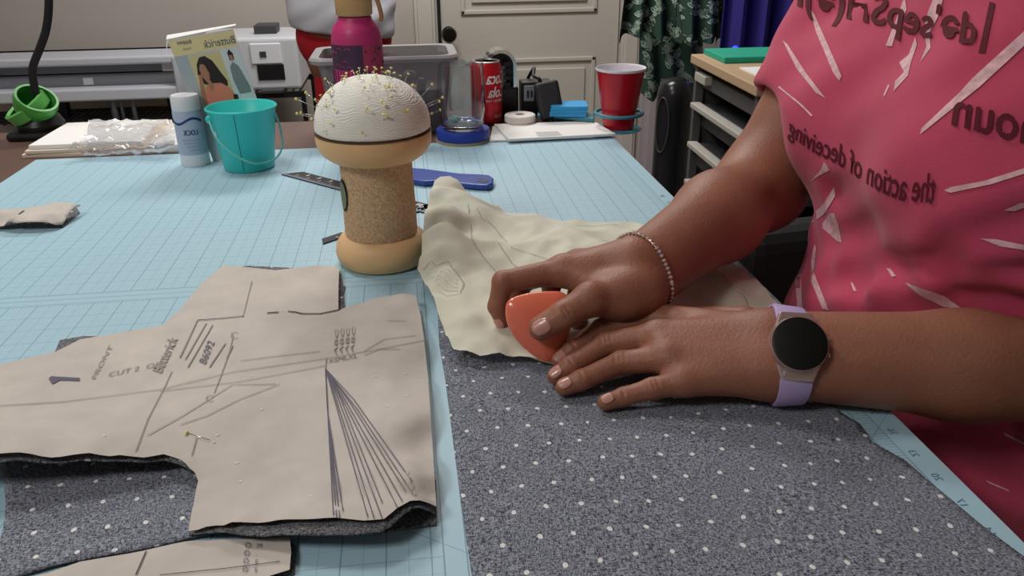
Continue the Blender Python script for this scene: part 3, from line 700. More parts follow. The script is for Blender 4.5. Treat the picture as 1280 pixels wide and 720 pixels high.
# ------------------------------------------------------------------ papers and plastic bag on the far left
labs = ['bottom large cream envelope of the paper stack at the far left of the table', 'middle cream envelope of the paper stack at the far left', 'white sheet on top of the paper stack at the far left']
for k, (x0, x1, y0, y1, z0, z1, a) in enumerate([(-.60, -.36, 1.305, 1.46, -.002, .004, -.03), (-.597, -.38, 1.308, 1.465, .0045, .010, .02), (-.59, -.42, 1.312, 1.47, .0105, .017, -.01)]):
    M_ = Matrix.Translation(((x0+x1)/2, (y0+y1)/2, 0)) @ Matrix.Rotation(a, 4, 'Z') @ Matrix.Translation((-(x0+x1)/2, -(y0+y1)/2, 0))
    o = obj('paper_envelope', box(BM(), x0, x1, y0, y1, z0, z1, M_), m_offw if k == 2 else mat('cream_paper', (222, 208, 190), .8), origin=((x0+x1)/2, (y0+y1)/2, z0), bevel=.001)
    tag(o, labs[k], 'envelope', 'envelopes stacked at the far left')
m_bag = mat('clear_plastic', (235, 236, 240), .12, trans=.85, ior=1.3, coat=.3); nodes(m_bag)[1].inputs['Alpha'].default_value = .75
cw = [tuple(P(a, c, z))[:2]+(z,) for a, c, z in [(80, 193, .012), (90, 185, .02), (110, 172, .022), (112, 158, .02), (125, 154, .02), (170, 155, .02), (216, 156, .018), (222, 175, .02), (218, 190, .012), (200, 197, .006), (160, 197, .004), (130, 198, .004), (105, 197, .006)]]
def wb(x, y): a = noise.noise(Vector((x*40, y*26, 2))); c = noise.noise(Vector((x*90, y*60, 7))); return .007*(1-abs(a)*2)+.004*(1-abs(c)*2)
zb_ = zfield(cw, wb); o = obj('plastic_bag', sheet(BM(), cw, lambda x, y: max(zb_(x, y), .0185 if (x < -.37 and y > 1.31) else .004), .006), m_bag, origin=(-.42, 1.35, .01), smooth=25)
tag(o, 'crumpled clear plastic bag glinting on top of the papers behind the mat', 'plastic bag')
o = obj('folded_paper', box(BM(), -.405, -.345, 1.30, 1.42, .0, .012, Matrix.Identity(4)), m_offw, origin=(-.37, 1.36, 0), bevel=.002)
tag(o, 'folded white paper between the plastic bag and the spray can', 'paper')
# ------------------------------------------------------------------ gooseneck clip
gx, gy = Q(50, 150, 1.46).x, 1.46
gn = empty('gooseneck_stand', (gx, gy, 0), 'black gooseneck rising from a green swivel clip on a black base', 'gooseneck stand')
m_green = mat('green_plastic', (66, 150, 62), .35)
obj('base', box(BM(), gx-.045, gx+.045, gy-.04, gy+.035, -.002, .012), m_black, gn, bevel=.006)
obj('clip_body', lathe(BM(), [(.036, .012), (.038, .02), (.03, .035), (0, .04)], (gx, gy), 24), m_black, gn, smooth=40)
Mg = Matrix.Translation((gx+.002, gy-.01, .052)) @ Matrix.Rotation(.55, 4, 'Y') @ Matrix.Rotation(.35, 4, 'X')
obj('swivel_cup', lathe(BM(), [(0, -.022), (.022, -.020), (.031, -.008), (.034, .008), (.033, .018), (.029, .018), (.028, .0), (.018, -.012), (0, -.014)], (0, 0), 40, M=Mg, cap=False), m_green, gn, smooth=40)
Mg2 = Matrix.Translation((gx-.012, gy-.006, .048)) @ Matrix.Rotation(-.5, 4, 'Y') @ Matrix.Rotation(.25, 4, 'X')
obj('locking_ring', lathe(BM(), [(.030, -.014), (.036, -.010), (.038, .008), (.033, .010), (.030, .006)], (0, 0), 40, M=Mg2, cap=False), mat('light_green', (92, 168, 84), .35), gn, smooth=40)
pts = [Q(49, 128, gy-.008), Q(43, 108, gy-.01), Q(41, 85, gy-.01), Q(50, 60, gy-.01), Q(58, 35, gy-.01), Q(61, 0, gy-.01), Q(58, -60, gy), Q(30, -130, gy+.02)]
obj('flexible_neck', tube(BM(), smoothpts(pts, 8), .0062, 14), m_blackm, gn, smooth=60)
# ------------------------------------------------------------------ plotter on stand
yp = 3.12
m_pl = mat('plotter_white', (208, 212, 222), .45); m_plg = mat('plotter_grey', (140, 142, 150), .5); m_pld = mat('plotter_dark', (130, 132, 142), .5)
L = Q(-60, 100, yp).x; Rr = Q(240, 100, yp).x+.02; zT = Q(0, 76, yp).z; zB = Q(0, 131, yp).z
pl = empty('wide_format_plotter', ((L+Rr)/2, yp+.1, FZ), 'long white wide-format plotter on a black stand along the back wall', 'plotter')
b = BM(); box(b, L, Rr, yp+.02, yp+.26, zT-.03, zT); box(b, L, Rr, yp, yp+.26, zB, zB+.045); box(b, L, L+.1, yp-.005, yp+.26, zB, zT); box(b, Rr-.08, Rr, yp-.005, yp+.26, zB, zT)
box(b, L, Rr, yp+.2, yp+.26, zB, zT)
obj('plotter_body', b, m_pl, pl, bevel=.008)
obj('carriage_rail', box(BM(), L+.1, Rr-.08, yp+.09, yp+.14, zT-.065, zT-.032), m_plg, pl, bevel=.003)
obj('channel', box(BM(), L+.1, Rr-.08, yp+.15, yp+.2, zB+.04, zT-.03), m_pld, pl)
Mr = Matrix.Translation((L+.1, yp+.09, zB+.058)) @ Matrix.Rotation(math.pi/2, 4, 'Y')
obj('roller', lathe(BM(), [(.027, 0), (.027, Rr-.08-L-.1)], (0, 0), 20, M=Mr), m_plg, pl, smooth=40)
obj('label_sheet', box(BM(), Q(195, 90, yp).x, Q(228, 90, yp).x, yp+.085, yp+.088, Q(0, 84+16, yp).z, Q(0, 84-4, yp).z+.004), m_offw, pl)
obj('cutter_carriage', box(BM(), Q(95, 100, yp).x, Q(108, 100, yp).x, yp+.06, yp+.088, zB+.05, zB+.075), m_white, pl, bevel=.003)
b = BM()
for k in range(7): box(b, L+.02, Rr-.05, yp+.02+.035*k, yp+.026+.035*k, zB-.075, zB-.07)
for k in range(30): box(b, L+.02+k*(Rr-L-.07)/29-.002, L+.02+k*(Rr-L-.07)/29+.002, yp+.01, yp+.24, zB-.078, zB-.074)
obj('wire_shelf', b, m_black, pl)
for x in (L+.3, Rr-.13):
    b = BM(); box(b, x-.02, x+.02, yp+.1, yp+.14, FZ+.04, zB); box(b, x-.02, x+.02, yp-.12, yp+.32, FZ, FZ+.04)
    obj('stand_leg', b, m_black, pl, bevel=.003)
for kk, (a, c, lab) in enumerate([(136, 144, 'left black clamp post under the plotter'), (148, 152, 'middle black clamp post under the plotter'), (162, 168, 'right black clamp post under the plotter')]):
    x0, x1 = Q(a, 125, yp).x, Q(c, 125, yp).x
    b = BM(); Mz = Matrix.Translation(((x0+x1)/2, yp-.0, 0)); lathe(b, [((x1-x0)/2, zB-.14), ((x1-x0)/2, zB-.03), ((x1-x0)/3, zB-.025), ((x1-x0)/3, zB-.002)], (0, 0), 16, M=Mz); obj('clamp_post', b, m_dgrey, pl, smooth=40)
b = BM(); x0, x1 = Q(80, 140, yp).x, Q(125, 150, yp).x; box(b, x0, x1, yp+.16, yp+.19, zB-.3, zB-.08); obj('cloth_catcher', b, mat('dark_cloth', (66, 62, 64), .9), pl, bevel=.01)
# ------------------------------------------------------------------ printer on a wire cart
yq = 3.0; x0, x1 = Q(303, 80, yq).x-.16, Q(374, 80, yq).x; zt_, zb2 = Q(330, 47, yq).z, Q(330, 113, yq).z
pr = empty('printer', ((x0+x1)/2, yq+.15, zb2), 'white desktop printer with black paper slot behind the pattern envelope', 'printer')
m_pr = mat('printer_white', (206, 208, 214), .4)
b = BM(); box(b, x0, x1, yq, yq+.32, zb2, zt_); obj('printer_body', b, m_pr, pr, bevel=.012)
obj('control_panel', box(BM(), Q(312, 60, yq).x, Q(351, 60, yq).x, yq-.006, yq+.002, Q(330, 80, yq).z, Q(330, 54, yq).z), m_white, pr, bevel=.004)
obj('display', box(BM(), Q(324, 60, yq).x, Q(332, 60, yq).x, yq-.009, yq-.005, Q(330, 71, yq).z, Q(330, 64, yq).z), m_dgrey, pr)
obj('paper_slot', box(BM(), Q(318, 60, yq).x, Q(352, 60, yq).x, yq-.004, yq+.01, Q(330, 100, yq).z, Q(330, 81, yq).z), m_black, pr)
obj('output_tray', box(BM(), Q(322, 60, yq).x, Q(350, 60, yq).x, yq-.06, yq+.01, Q(330, 113, yq).z, Q(330, 110, yq).z), m_dgrey, pr)
o = obj('black_box', box(BM(), Q(311, 40, yq).x, Q(340, 40, yq).x, yq+.1, yq+.2, zt_, zt_+.03), m_dgrey, origin=(Q(325, 40, yq).x, yq+.15, zt_), bevel=.004); tag(o, 'small dark box resting on top of the white printer', 'box')
rk = empty('wire_cart', ((x0+x1)/2, yq+.15, FZ), 'black wire cart carrying the white printer', 'cart')
for z in (zb2-.012, zb2-.2, FZ+.15):
    b = BM()
    for k in range(14): xx = x0+.01+(x1-x0-.02)*k/13; box(b, xx-.0025, xx+.0025, yq-.03, yq+.33, z, z+.006)
    box(b, x0-.01, x1+.01, yq-.035, yq-.025, z-.01, z+.011); box(b, x0-.01, x1+.01, yq+.325, yq+.335, z-.01, z+.011)
    obj('shelf', b, m_black, rk)
for x in (x0-.005, x1+.005):
    for y in (yq-.03, yq+.33): obj('post', tube(BM(), [(x, y, FZ), (x, y, zb2+.0)], .009, 12), m_black, rk, smooth=40)
# ------------------------------------------------------------------ clear bin at the far end of the table
m_bin = mat('smoky_clear_plastic', (170, 168, 170), .25, trans=.55, ior=1.15, coat=.3); nodes(m_bin)[1].inputs['Alpha'].default_value = .82
bx0, bx1, by0, by1 = -.15, .082, 1.345, 1.485; bz = .128
bn = empty('storage_bin', (-.035, 1.41, 0), 'translucent grey plastic storage bin behind the pink bottle', 'storage bin')
def rrect(x0, x1, y0, y1, r, z, n=6):
    out = []
    for cx, cy, a0 in ((x1-r, y1-r, 0), (x0+r, y1-r, 90), (x0+r, y0+r, 180), (x1-r, y0+r, 270)):
        for k in range(n+1): a = math.radians(a0+90*k/n); out.append(Vector((cx+r*math.cos(a), cy+r*math.sin(a), z)))
    return out
def loft(bm, rings, mi=0, cap0=False, cap1=False):
    R_ = [[bm.verts.new(p) for p in r] for r in rings]
    for a, c in zip(R_, R_[1:]):
        n = len(a)
        for k in range(n): bm.faces.new((a[k], a[(k+1) % n], c[(k+1) % n], c[k])).material_index = mi
    if cap0: bm.faces.new(R_[0][::-1]).material_index = mi
    if cap1: bm.faces.new(R_[-1]).material_index = mi
    return bm
b = loft(BM(), [rrect(bx0+.022, bx1-.022, by0+.018, by1-.018, .02, .001), rrect(bx0+.008, bx1-.008, by0+.006, by1-.006, .022, bz-.012), rrect(bx0+.008, bx1-.008, by0+.006, by1-.006, .022, bz-.002)], cap0=True)
obj('bin_body', b, m_bin, bn, smooth=50, solid=.002)
b = loft(BM(), [rrect(bx0+.008, bx1-.008, by0+.006, by1-.006, .022, bz-.004), rrect(bx0-.004, bx1+.004, by0-.004, by1+.004, .024, bz-.008), rrect(bx0-.006, bx1+.006, by0-.006, by1+.006, .026, bz-.002), rrect(bx0-.003, bx1+.003, by0-.003, by1+.003, .024, bz+.002), rrect(bx0+.010, bx1-.010, by0+.008, by1-.008, .02, bz+.001), rrect(bx0+.010, bx1-.010, by0+.008, by1-.008, .02, bz-.010)])
obj('bin_rim', b, mat('bin_rim_grey', (158, 156, 158), .3), bn, smooth=50)
cx_ = .0; i_ = 0
for (dx, w, h, z) in ((-.022, .016, .012, .095), (.006, .018, .013, .098), (.024, .012, .020, .082), (-.012, .009, .012, .082)):
    b = BM(); xx = cx_+dx; prism(b, [(xx-w/2, by0+.016, z-h/2), (xx+w/2, by0+.016, z-h/2), (xx+w/2+.002, by0+.016, z), (xx+w/3, by0+.016, z+h/2), (xx-w/3, by0+.016, z+h/2), (xx-w/2-.002, by0+.016, z)], (0, .004, 0))
    o = obj('plastic_bobbin', b, m_offw, origin=(xx, by0+.018, z-h/2), bevel=.001); i_ += 1
    tag(o, 'small pale plastic piece seen through the wall of the grey bin', 'plastic piece', 'pale plastic pieces in the grey bin')
o = obj('bin_contents', loft(BM(), [rrect(bx0+.03, bx1-.03, by0+.03, by1-.02, .015, .006), rrect(bx0+.025, bx1-.025, by0+.028, by1-.02, .015, .07)], cap0=True, cap1=True), mat('dark_notions', (110, 102, 100), .8, noise_amt=.3, noise_scale=50), origin=(-.03, 1.41, .004)); tag(o, 'dark bundle of notions filling the lower half of the grey bin', 'bundle')
# ------------------------------------------------------------------ pink bottle
QX, QY = -.069, 1.235
bt = empty('drink_bottle', (QX, QY, 0), 'magenta drink bottle with wooden-coloured lid behind the mushroom', 'bottle')
m_mag = mat('magenta_sleeve', (190, 52, 112), .4); m_dkp = mat('sleeve_dark_print', (70, 44, 70), .5); m_tan = mat('tan_lid', (200, 158, 104), .5)
b = lathe(BM(), [(.034, 0), (.0365, .003), (.0368, .168), (.0355, .182), (.031, .193), (.025, .199), (.024, .204)], (QX, QY), 48)
cf = cyl(QX, QY, .0368)
def patch(bm, a0, a1, z0, z1, mi, d=.0005, n=8):
    for k in range(n):
        f0 = a0+(a1-a0)*k/n; f1 = a0+(a1-a0)*(k+1)/n
        bm.faces.new([bm.verts.new(cf(f0, z0, d)), bm.verts.new(cf(f1, z0, d)), bm.verts.new(cf(f1, z1, d)), bm.verts.new(cf(f0, z1, d))]).material_index = mi
patch(b, -1.5, .25, .10, .168, 1, n=12); patch(b, -.1, 1.5, .092, .168, 2, .0004, 12); patch(b, .0, .5, .06, .13, 1, .0007, 6); patch(b, -1.45, -.1, .06, .133, 0, .0008); 
rq = random.Random(3)
for k in range(26):
    a = rq.uniform(.35, 1.4); z = rq.uniform(.12, .166); vv = [b.verts.new(cf(a+.045*math.cos(i*1.05), z+.0018*math.sin(i*1.05), .0009)) for i in range(6)]; b.faces.new(vv).material_index = 1
for k in range(7):
    a = rq.uniform(.5, 1.3); z = rq.uniform(.08, .12); vv = [b.verts.new(cf(a-.05, z, .0009)), b.verts.new(cf(a+.05, z+.004, .0009)), b.verts.new(cf(a+.02, z+.022, .0009))]; b.faces.new(vv).material_index = 1
for k in range(9):
    a = rq.uniform(-1.4, -.3); z = rq.uniform(.135, .162); tube(b, [cf(a, z, .0006), cf(a+.12, z+.003, .0008), cf(a+.22, z+.0, .0006)], .0004, 5, mi=0)
for k in range(8):
    a = -1.4+k*.17; tube(b, [cf(a, .132, .0012), cf(a+.04, .10, .0012), cf(a+.09, .062, .0012)], .0005, 5, mi=1)
obj('bottle_body', b, [m_mag, m_dkp, mat('sleeve_rose', (176, 56, 92), .5)], bt, smooth=35)
obj('neck_ring', lathe(BM(), [(.0225, .2035), (.0225, .2065)], (QX, QY), 40), mat('neck_plum', (110, 40, 66), .4), bt, smooth=40)
lid = obj('lid', lathe(BM(), [(.0245, .206), (.0262, .208), (.0268, .246), (.025, .250), (0, .2505)], (QX, QY), 40), m_tan, bt, smooth=40)
obj('carry_strap', tube(BM(), smoothpts([(QX+.026, QY, .243), (QX+.034, QY-.002, .226), (QX+.0385, QY-.004, .205), (QX+.036, QY-.004, .197)], 8), [.0032]*25, 10), mat('tan_strap', (176, 124, 84), .5), lid, smooth=60)
# ------------------------------------------------------------------ blue tape roll, glass on it
TX, TY = .086, 1.300
o_t = empty('tape_roll', (TX, TY, 0), 'roll of blue masking tape lying flat under the empty glass', 'tape roll')
obj('tape_winding', lathe(BM(), [(.020, .004), (.043, .004), (.0435, .005), (.0435, .019), (.043, .020), (.020, .020), (.020, .004)], (TX, TY), 48, cap=False), mat('masking_tape_blue', (34, 62, 160), .5), o_t, smooth=40)
obj('tape_core', lathe(BM(), [(.018, .0), (.0445, .0), (.0445, .0045), (.018, .0045), (.018, .0)], (TX, TY), 48, cap=False), mat('tan_card', (156, 150, 118), .8), o_t, smooth=40)
m_glass = mat('clear_glass', (232, 238, 242), .06, trans=1, ior=1.45)
gl = obj('drinking_glass', lathe(BM(), [(0, .0205), (.030, .0205), (.034, .024), (.0375, .05), (.0385, .085), (.0360, .125), (.0348, .125), (.0372, .085), (.0362, .05), (.032, .030), (.028, .028), (0, .0275)], (TX, TY), 56, cap=False), m_glass, origin=(TX, TY, .0205), smooth=40)
tag(gl, 'empty clear drinking glass standing on the blue tape roll', 'glass')
o = obj('crumpled_wrapper', sphere(BM(), (TX-.014, TY-.004, .0355), .0078, 8, 6, scale=(1.3, 1, .9)), mat('pale_green_wrapper', (180, 214, 196), .4, bump=.8, bump_scale=200), origin=(TX-.014, TY, .029)); tag(o, 'crumpled pale green wrapper inside the clear glass', 'wrapper')
# ------------------------------------------------------------------ soda can
CX, CY = .1395, 1.425
cn = empty('soda_can', (CX, CY, 0), 'slim red soda can with white script behind the glass', 'can')
m_red = mat('can_red', (206, 30, 44), .3, metal=.25)
b = lathe(BM(), [(.022, 0), (.0265, .006), (.0265, .098), (.0235, .1055)], (CX, CY), 48); cf = cyl(CX, CY, .0265)
put_text(b, 'Coca', lambda u, v, w: cf(1.35-u/w*1.5+v*.25, .071+v*.030, .0005), 1, .03); put_text(b, 'Cola', lambda u, v, w: cf(1.35-u/w*1.4+v*.25, .048+v*.027, .0005), 1, .03)
put_text(b, 'ORIGINAL TASTE', lambda u, v, w: cf(1.2-u/w*1.5, .040+v*.006, .0005), 1); put_text(b, '7.5 FL OZ', lambda u, v, w: cf(1.1-u/w*.7, .012+v*.008, .0005), 1)
obj('can_body', b, [m_red, m_offw], cn, smooth=35)
b = lathe(BM(), [(.0235, .1055), (.0232, .1075), (.0222, .108), (.0215, .1055), (0, .105)], (CX, CY), 40); obj('can_top', b, mat('aluminium', (206, 206, 208), .3, metal=.8), cn, smooth=40)
# ------------------------------------------------------------------ chrome-domed charger and power strip
x0, x1 = .141, .196; yc = 1.475; xc = (x0+x1)/2
ch = empty('dome_charger', (xc, yc, 0), 'black desk gadget with a chrome arched hood behind the soda can', 'gadget')
obj('base', box(BM(), x0-.004, x1+.004, yc-.022, yc+.03, -.002, .055), m_black, ch, bevel=.004)
def arch(r, h0, n=24): return [(xc-r, h0)]+[(xc-r*math.cos(math.pi*k/n), .092+r*math.sin(math.pi*k/n)) for k in range(n+1)]+[(xc+r, h0)]
oa = arch(.028, .050); ia = arch(.0225, .050); b = BM()
for (y0, y1) in ((yc-.02, yc+.025),):
    va = [[b.verts.new((p[0], y, p[1])) for p in oa] for y in (y0, y1)]; vb = [[b.verts.new((p[0], y, p[1])) for p in ia] for y in (y0, y1)]
    for k in range(len(oa)-1):
        b.faces.new((va[0][k], va[0][k+1], va[1][k+1], va[1][k])); b.faces.new((vb[0][k+1], vb[0][k], vb[1][k], vb[1][k+1]))
        b.faces.new((va[0][k+1], va[0][k], vb[0][k], vb[0][k+1])); b.faces.new((va[1][k], va[1][k+1], vb[1][k+1], vb[1][k]))
obj('chrome_hood', b, m_chrome, ch, smooth=40)
b = BM(); prism(b, [(p[0], yc, p[1]) for p in ia], (0, .02, 0)); obj('dark_recess', b, m_black, ch)
obj('grey_panel', box(BM(), xc-.018, xc+.010, yc-.012, yc+.0, .052, .090), m_plg, ch, bevel=.002)
b = BM()
for k in range(4): box(b, xc+.006, xc+.018-.002*(k % 2), yc-.016, yc-.011, .055+.012*k, .062+.012*k)
obj('black_keys', b, m_black, ch)
y_ = 1.47; x0, x1 = .206, .262
ps = empty('power_strip', ((x0+x1)/2, y_, 0), 'black outlet box with grey sockets beside the chrome-hooded gadget', 'power strip')
obj('housing', box(BM(), x0, x1, y_-.015, y_+.025, -.002, .062), m_black, ps, bevel=.003)
for k in range(2):
    xx = x0+.004+k*.022; s_ = obj('socket', box(BM(), xx, xx+.019, y_-.018, y_-.014, .028, .057), m_plg, ps, bevel=.002)
    b = BM(); box(b, xx+.005, xx+.008, y_-.0195, y_-.0175, .036, .048); box(b, xx+.012, xx+.0145, y_-.0195, y_-.0175, .036, .048); obj('slots', b, m_black, s_)
Ma = Matrix.Translation((.247, y_-.066, .040)) @ Matrix.Rotation(-.18, 4, 'Y') @ Matrix.Rotation(-.2, 4, 'X')
ad = empty('power_adapter', (.25, y_-.05, 0), 'chunky black power adapter leaning on the outlet box', 'adapter')
obj('adapter_body', box(BM(), -.021, .021, -.014, .014, -.034, .032, Ma), mat('adapter_black', (44, 45, 48), .5), ad, bevel=.006)
obj('cable', tube(BM(), smoothpts([Ma @ Vector((-.008, 0, .031)), Ma @ Vector((-.011, 0, .040)), Ma @ Vector((-.016, .02, .046)), Vector((.232, y_+.012, .082)), Vector((.222, y_+.04, .05)), Vector((.218, y_+.05, .004))], 6), .0032, 8), m_black, ad, smooth=60)
b = BM(); ov = [Ma @ Vector((.011*math.cos(k*math.pi/12), -.0144, .004+.016*math.sin(k*math.pi/12))) for k in range(24)]; tube(b, ov, .0004, 5, closed=True); obj('embossed_oval', b, m_dgrey, ad)
# ------------------------------------------------------------------ envelopes, tape, sticky notes at the right
labs = ['lower white envelope of the pair at the far right end of the mat', 'upper white envelope with a grey stamp at the far right end of the mat']
b = BM(); a = [P(612, 178, 0), P(742, 173, 0), P(748, 160, 0), P(616, 160, 0)]; prism(b, [(p.x, p.y, 0.0003) for p in a], (0, 0, .003)); o = obj('white_envelope', b, m_offw, origin=(a[0].x, a[0].y, 0), bevel=.0005); tag(o, labs[0], 'envelope', 'white envelopes at the far right of the mat')
b = BM(); a = [P(636, 176, .005), P(769, 169, .005), P(742, 153, .005), P(618, 157, .005)]; prism(b, [(p.x, p.y, .0038) for p in a], (0, 0, .004))
s = [P(673, 171, .008), P(703, 169, .008), P(697, 164, .008), P(669, 165, .008)]; b.faces.new([b.verts.new((p.x, p.y, .0080)) for p in s]).material_index = 1
o = obj('white_envelope', b, [m_offw, mat('stamp_grey', (190, 192, 192), .8)], origin=(a[0].x, a[0].y, .0038)); tag(o, labs[1], 'envelope', 'white envelopes at the far right of the mat')
tp = P(650, 152, .008)
o = obj('tape_roll', lathe(BM(), [(.008, .0081), (.0255, .0081), (.027, .0095), (.027, .0195), (.0255, .021), (.008, .021), (.008, .0081)], (tp.x, tp.y), 40, cap=False), mat('white_tape', (226, 220, 214), .7), origin=(tp.x, tp.y, .0081), smooth=40)
tag(o, 'small roll of white tape lying on the white envelopes', 'tape roll')
CUX, CUY = P(773, 165, .004).x+.008, 1.328
m_rim = mat('teal_holder', (62, 138, 158), .3)
ho = empty('clip_on_cup_holder', (.33, 1.36, 0), 'teal clip-on cup holder at the table corner with a ring around the red cup', 'cup holder')
ring = [Vector((CUX+.040*math.cos(a), CUY+.040*math.sin(a), .029)) for a in [k*math.pi/24 for k in range(48)]]
obj('upper_ring', tube(BM(), ring, .003, 8, closed=True), m_rim, ho, smooth=60)
obj('lower_saucer', lathe(BM(), [(0, .0005), (.037, .0005), (.040, .002), (.037, .0036), (0, .0036)], (CUX, CUY), 40), m_rim, ho, smooth=40)
obj('stem', tube(BM(), [(CUX+.028, CUY+.028, .029), (CUX+.026, CUY+.026, .002)], .0028, 8), m_rim, ho, smooth=60)
b = BM(); prism(b, [(.225, 1.400, .009), (.318, 1.352, .009), (.324, 1.385, .009), (.30, 1.435, .009), (.235, 1.435, .009)], (0, 0, .007)); obj('clamp_plate', b, m_rim, ho, bevel=.002)
b = BM(); box(b, .255, .29, 1.39, 1.425, -.002, .009); obj('clamp_foot', b, m_rim, ho, bevel=.002)
for k in range(3):
    M_ = Matrix.Translation((.281, 1.393, .0162+k*.006)) @ Matrix.Rotation(-.25+.06*k, 4, 'Z')
    o = obj('sticky_note_pad', box(BM(), -.032, .032, -.026, .026, 0, .0058, M_), mat('note_blue', (52, 158, 220), .7), origin=(.281, 1.393, .0162+k*.006), bevel=.0006)
    tag(o, ['bottom', 'middle', 'top'][k]+' bright blue pad of the sticky note pile by the red cup', 'note pad', 'blue sticky note pads')
def cz(L): return [(a, .0042+(z+.0103)*.892) for a, z in L]
cp = empty('party_cup', (CUX, CUY, .004), 'red plastic party cup with a white rim in the teal holder', 'cup')
b = lathe(BM(), cz([(.0255, -.0103), (.0262, -.008), (.0285, .018), (.029, .020), (.0335, .050), (.034, .052), (.0375, .080), (.038, .082), (.0405, .0985)]), (CUX, CUY), 56, cap=False)
obj('cup_body', b, mat('cup_red', (184, 22, 40), .3), cp, smooth=35)
obj('cup_lining', lathe(BM(), cz([(0, -.006), (.0250, -.006), (.0395, .098), (.0402, .101), (.0418, .1025), (.0426, .1000), (.0418, .0978), (.0404, .0982)]), (CUX, CUY), 56, cap=False), mat('cup_white', (232, 228, 236), .35), cp, smooth=50)
# ------------------------------------------------------------------ blue handled tool, rulers
m_blu = mat('blue_plastic', (44, 72, 156), .35)
b = BM(); hpx = [(500, 209), (530, 211), (545, 213), (575, 217), (600, 218), (612, 219), (617, 223), (616, 229), (610, 232), (592, 231), (565, 228), (545, 226), (530, 227), (500, 222)]
pts = [P(x, y, .008) for x, y in hpx]; prism(b, [(p.x, p.y, .0012) for p in pts], (0, 0, .0075)); tl = obj('blue_handled_tool', b, m_blu, origin=(pts[0].x, pts[0].y, 0), bevel=.0022)
tag(tl, 'blue plastic tool handle with a slotted end lying behind the mushroom stem', 'tool handle')
b = BM(); pts = [P(x, y, .0095) for x, y in [(597, 222), (609, 223), (612, 226), (606, 228), (596, 226)]]; prism(b, [(p.x, p.y, .0082) for p in pts], (0, 0, .0008)); obj('hanging_slot', b, mat('slot_navy', (20, 34, 84), .5), tl)
m_rul = mat('ruler_black', (28, 28, 34), .35); m_rulg = mat('ruler_grey', (120, 124, 140), .4)
def ruler(pa, pb_, w, label, grey=True):
    a = Vector((*pa, 0)); c = Vector((*pb_, 0)); d = (c-a).normalized(); s = Vector((-d.y, d.x, 0)); Ln = (c-a).length
    b = BM(); prism(b, [a, c, c+s*w, a+s*w*1.0+d*w*.6], (0, 0, .0015))
    for v in b.verts: v.co.z += .0003
    def q(x, y): return a+d*x+s*y+Vector((0, 0, .00195))
    if grey: b.faces.new([b.verts.new(q(*t)) for t in ((0, 0), (Ln, 0), (Ln, w*.16), (w*.1, w*.16))]).material_index = 1
    for k in range(int(Ln/.006)-4):
        x = .022+k*.006; h = w*(.5 if k % 4 == 0 else .3); b.faces.new([b.verts.new(q(*t)) for t in ((x, w*.18), (x+.0008, w*.18), (x+.0008, h), (x, h))]).material_index = 2
        if k % 4 == 2: put_text(b, str(k//4+1), lambda u, v, ww: q(x+u*.010, w*.55+v*.011), 2, .05)
    o = obj('ruler', b, [m_rul, m_rulg, m_offw], origin=tuple(a)); return tag(o, label, 'ruler')
p1, p2 = P(352, 219), P(437, 242); dd = (p2-p1).normalized(); p3 = p1+dd*.30
ruler(p1.xy, p3.xy, .026, 'black ruler with white markings reaching behind the mushroom stem')
p1, p2 = P(404, 306), P(535, 262); dd = (p2-p1).normalized(); ruler(p1.xy, (p1+dd*.20).xy, .013, 'black ruler tip peeking out behind the mushroom base', False)
ruler(P(426, 384).xy, (P(426, 384)+(P(434, 350)-P(426, 384)).normalized()*.045).xy, .008, 'short dark metal gauge beside the upper edge of the large pattern', False)
# ------------------------------------------------------------------ right background
yh = 2.35; hx0, hx1 = Q(826, 150, yh).x, Q(870, 150, yh).x; hz = Q(845, 100, yh).z; xc = (hx0+hx1)/2; hr = (hx1-hx0)/2
he = empty('tower_heater', (xc, yh+.05, FZ), 'black tower heater with a rounded top beside the drawer cart', 'heater')
b = lathe(BM(), [(hr*1.25, FZ), (hr*1.3, FZ+.02), (hr*.98, FZ+.05), (hr, hz-.09), (hr*.97, hz-.05), (hr*.82, hz-.02), (hr*.5, hz-.004), (0, hz)], (xc, yh+.05), 40); obj('heater_body', b, mat('gloss_black', (30, 30, 33), .25), he, smooth=50)
b = BM(); ov = []
for k in range(32):
    a = 2*math.pi*k/32; th = math.radians(215)+.42*math.cos(a); ov.append(Vector((xc+(hr+.001)*math.cos(th), yh+.05+(hr+.001)*math.sin(th), hz-.14+.085*math.sin(a))))
tube(b, ov, .003, 8, closed=True); obj('grille_ring', b, m_dgrey, he, smooth=60)
b = BM(); b.faces.new([b.verts.new(v) for v in ov]); obj('air_grille', b, mat('grille_black', (16, 16, 18), .6), he)
# drawer cart
ct_y = 1.98; top = Q(868, 66, ct_y).z
A0 = Q(870, 68, ct_y); top = A0.z; B0 = P(945, 104, A0.z); Mc = Matrix.Translation((A0.x, ct_y, 0)) @ Matrix.Rotation(math.atan2(B0.y-A0.y, B0.x-A0.x), 4, 'Z')
ca = empty('drawer_cart', (A0.x+.2, ct_y-.1, FZ), 'grey drawer cart with wooden top beside the person', 'drawer cart')
m_ct = mat('cart_grey', (84, 84, 84), .6); m_ctw = mat('cart_wood', (186, 158, 126), .6); m_hd = mat('drawer_rail', (176, 172, 164), .5)
CWd, CDp = .42, .36
obj('wooden_top', box(BM(), -.01, CWd+.01, -.01, CDp, top-.022, top, Mc), m_ctw, ca, bevel=.003)
b = BM()
for x in (0, CWd-.02):
    for y in (0, CDp-.03): box(b, x, x+.02, y, y+.02, FZ+.05, top-.022, Mc)
box(b, 0, CWd, CDp-.01, CDp, FZ+.05, top-.022, Mc); box(b, 0, .006, 0, CDp, FZ+.05, top-.022, Mc)
obj('frame', b, m_ct, ca)
zz = top-.03
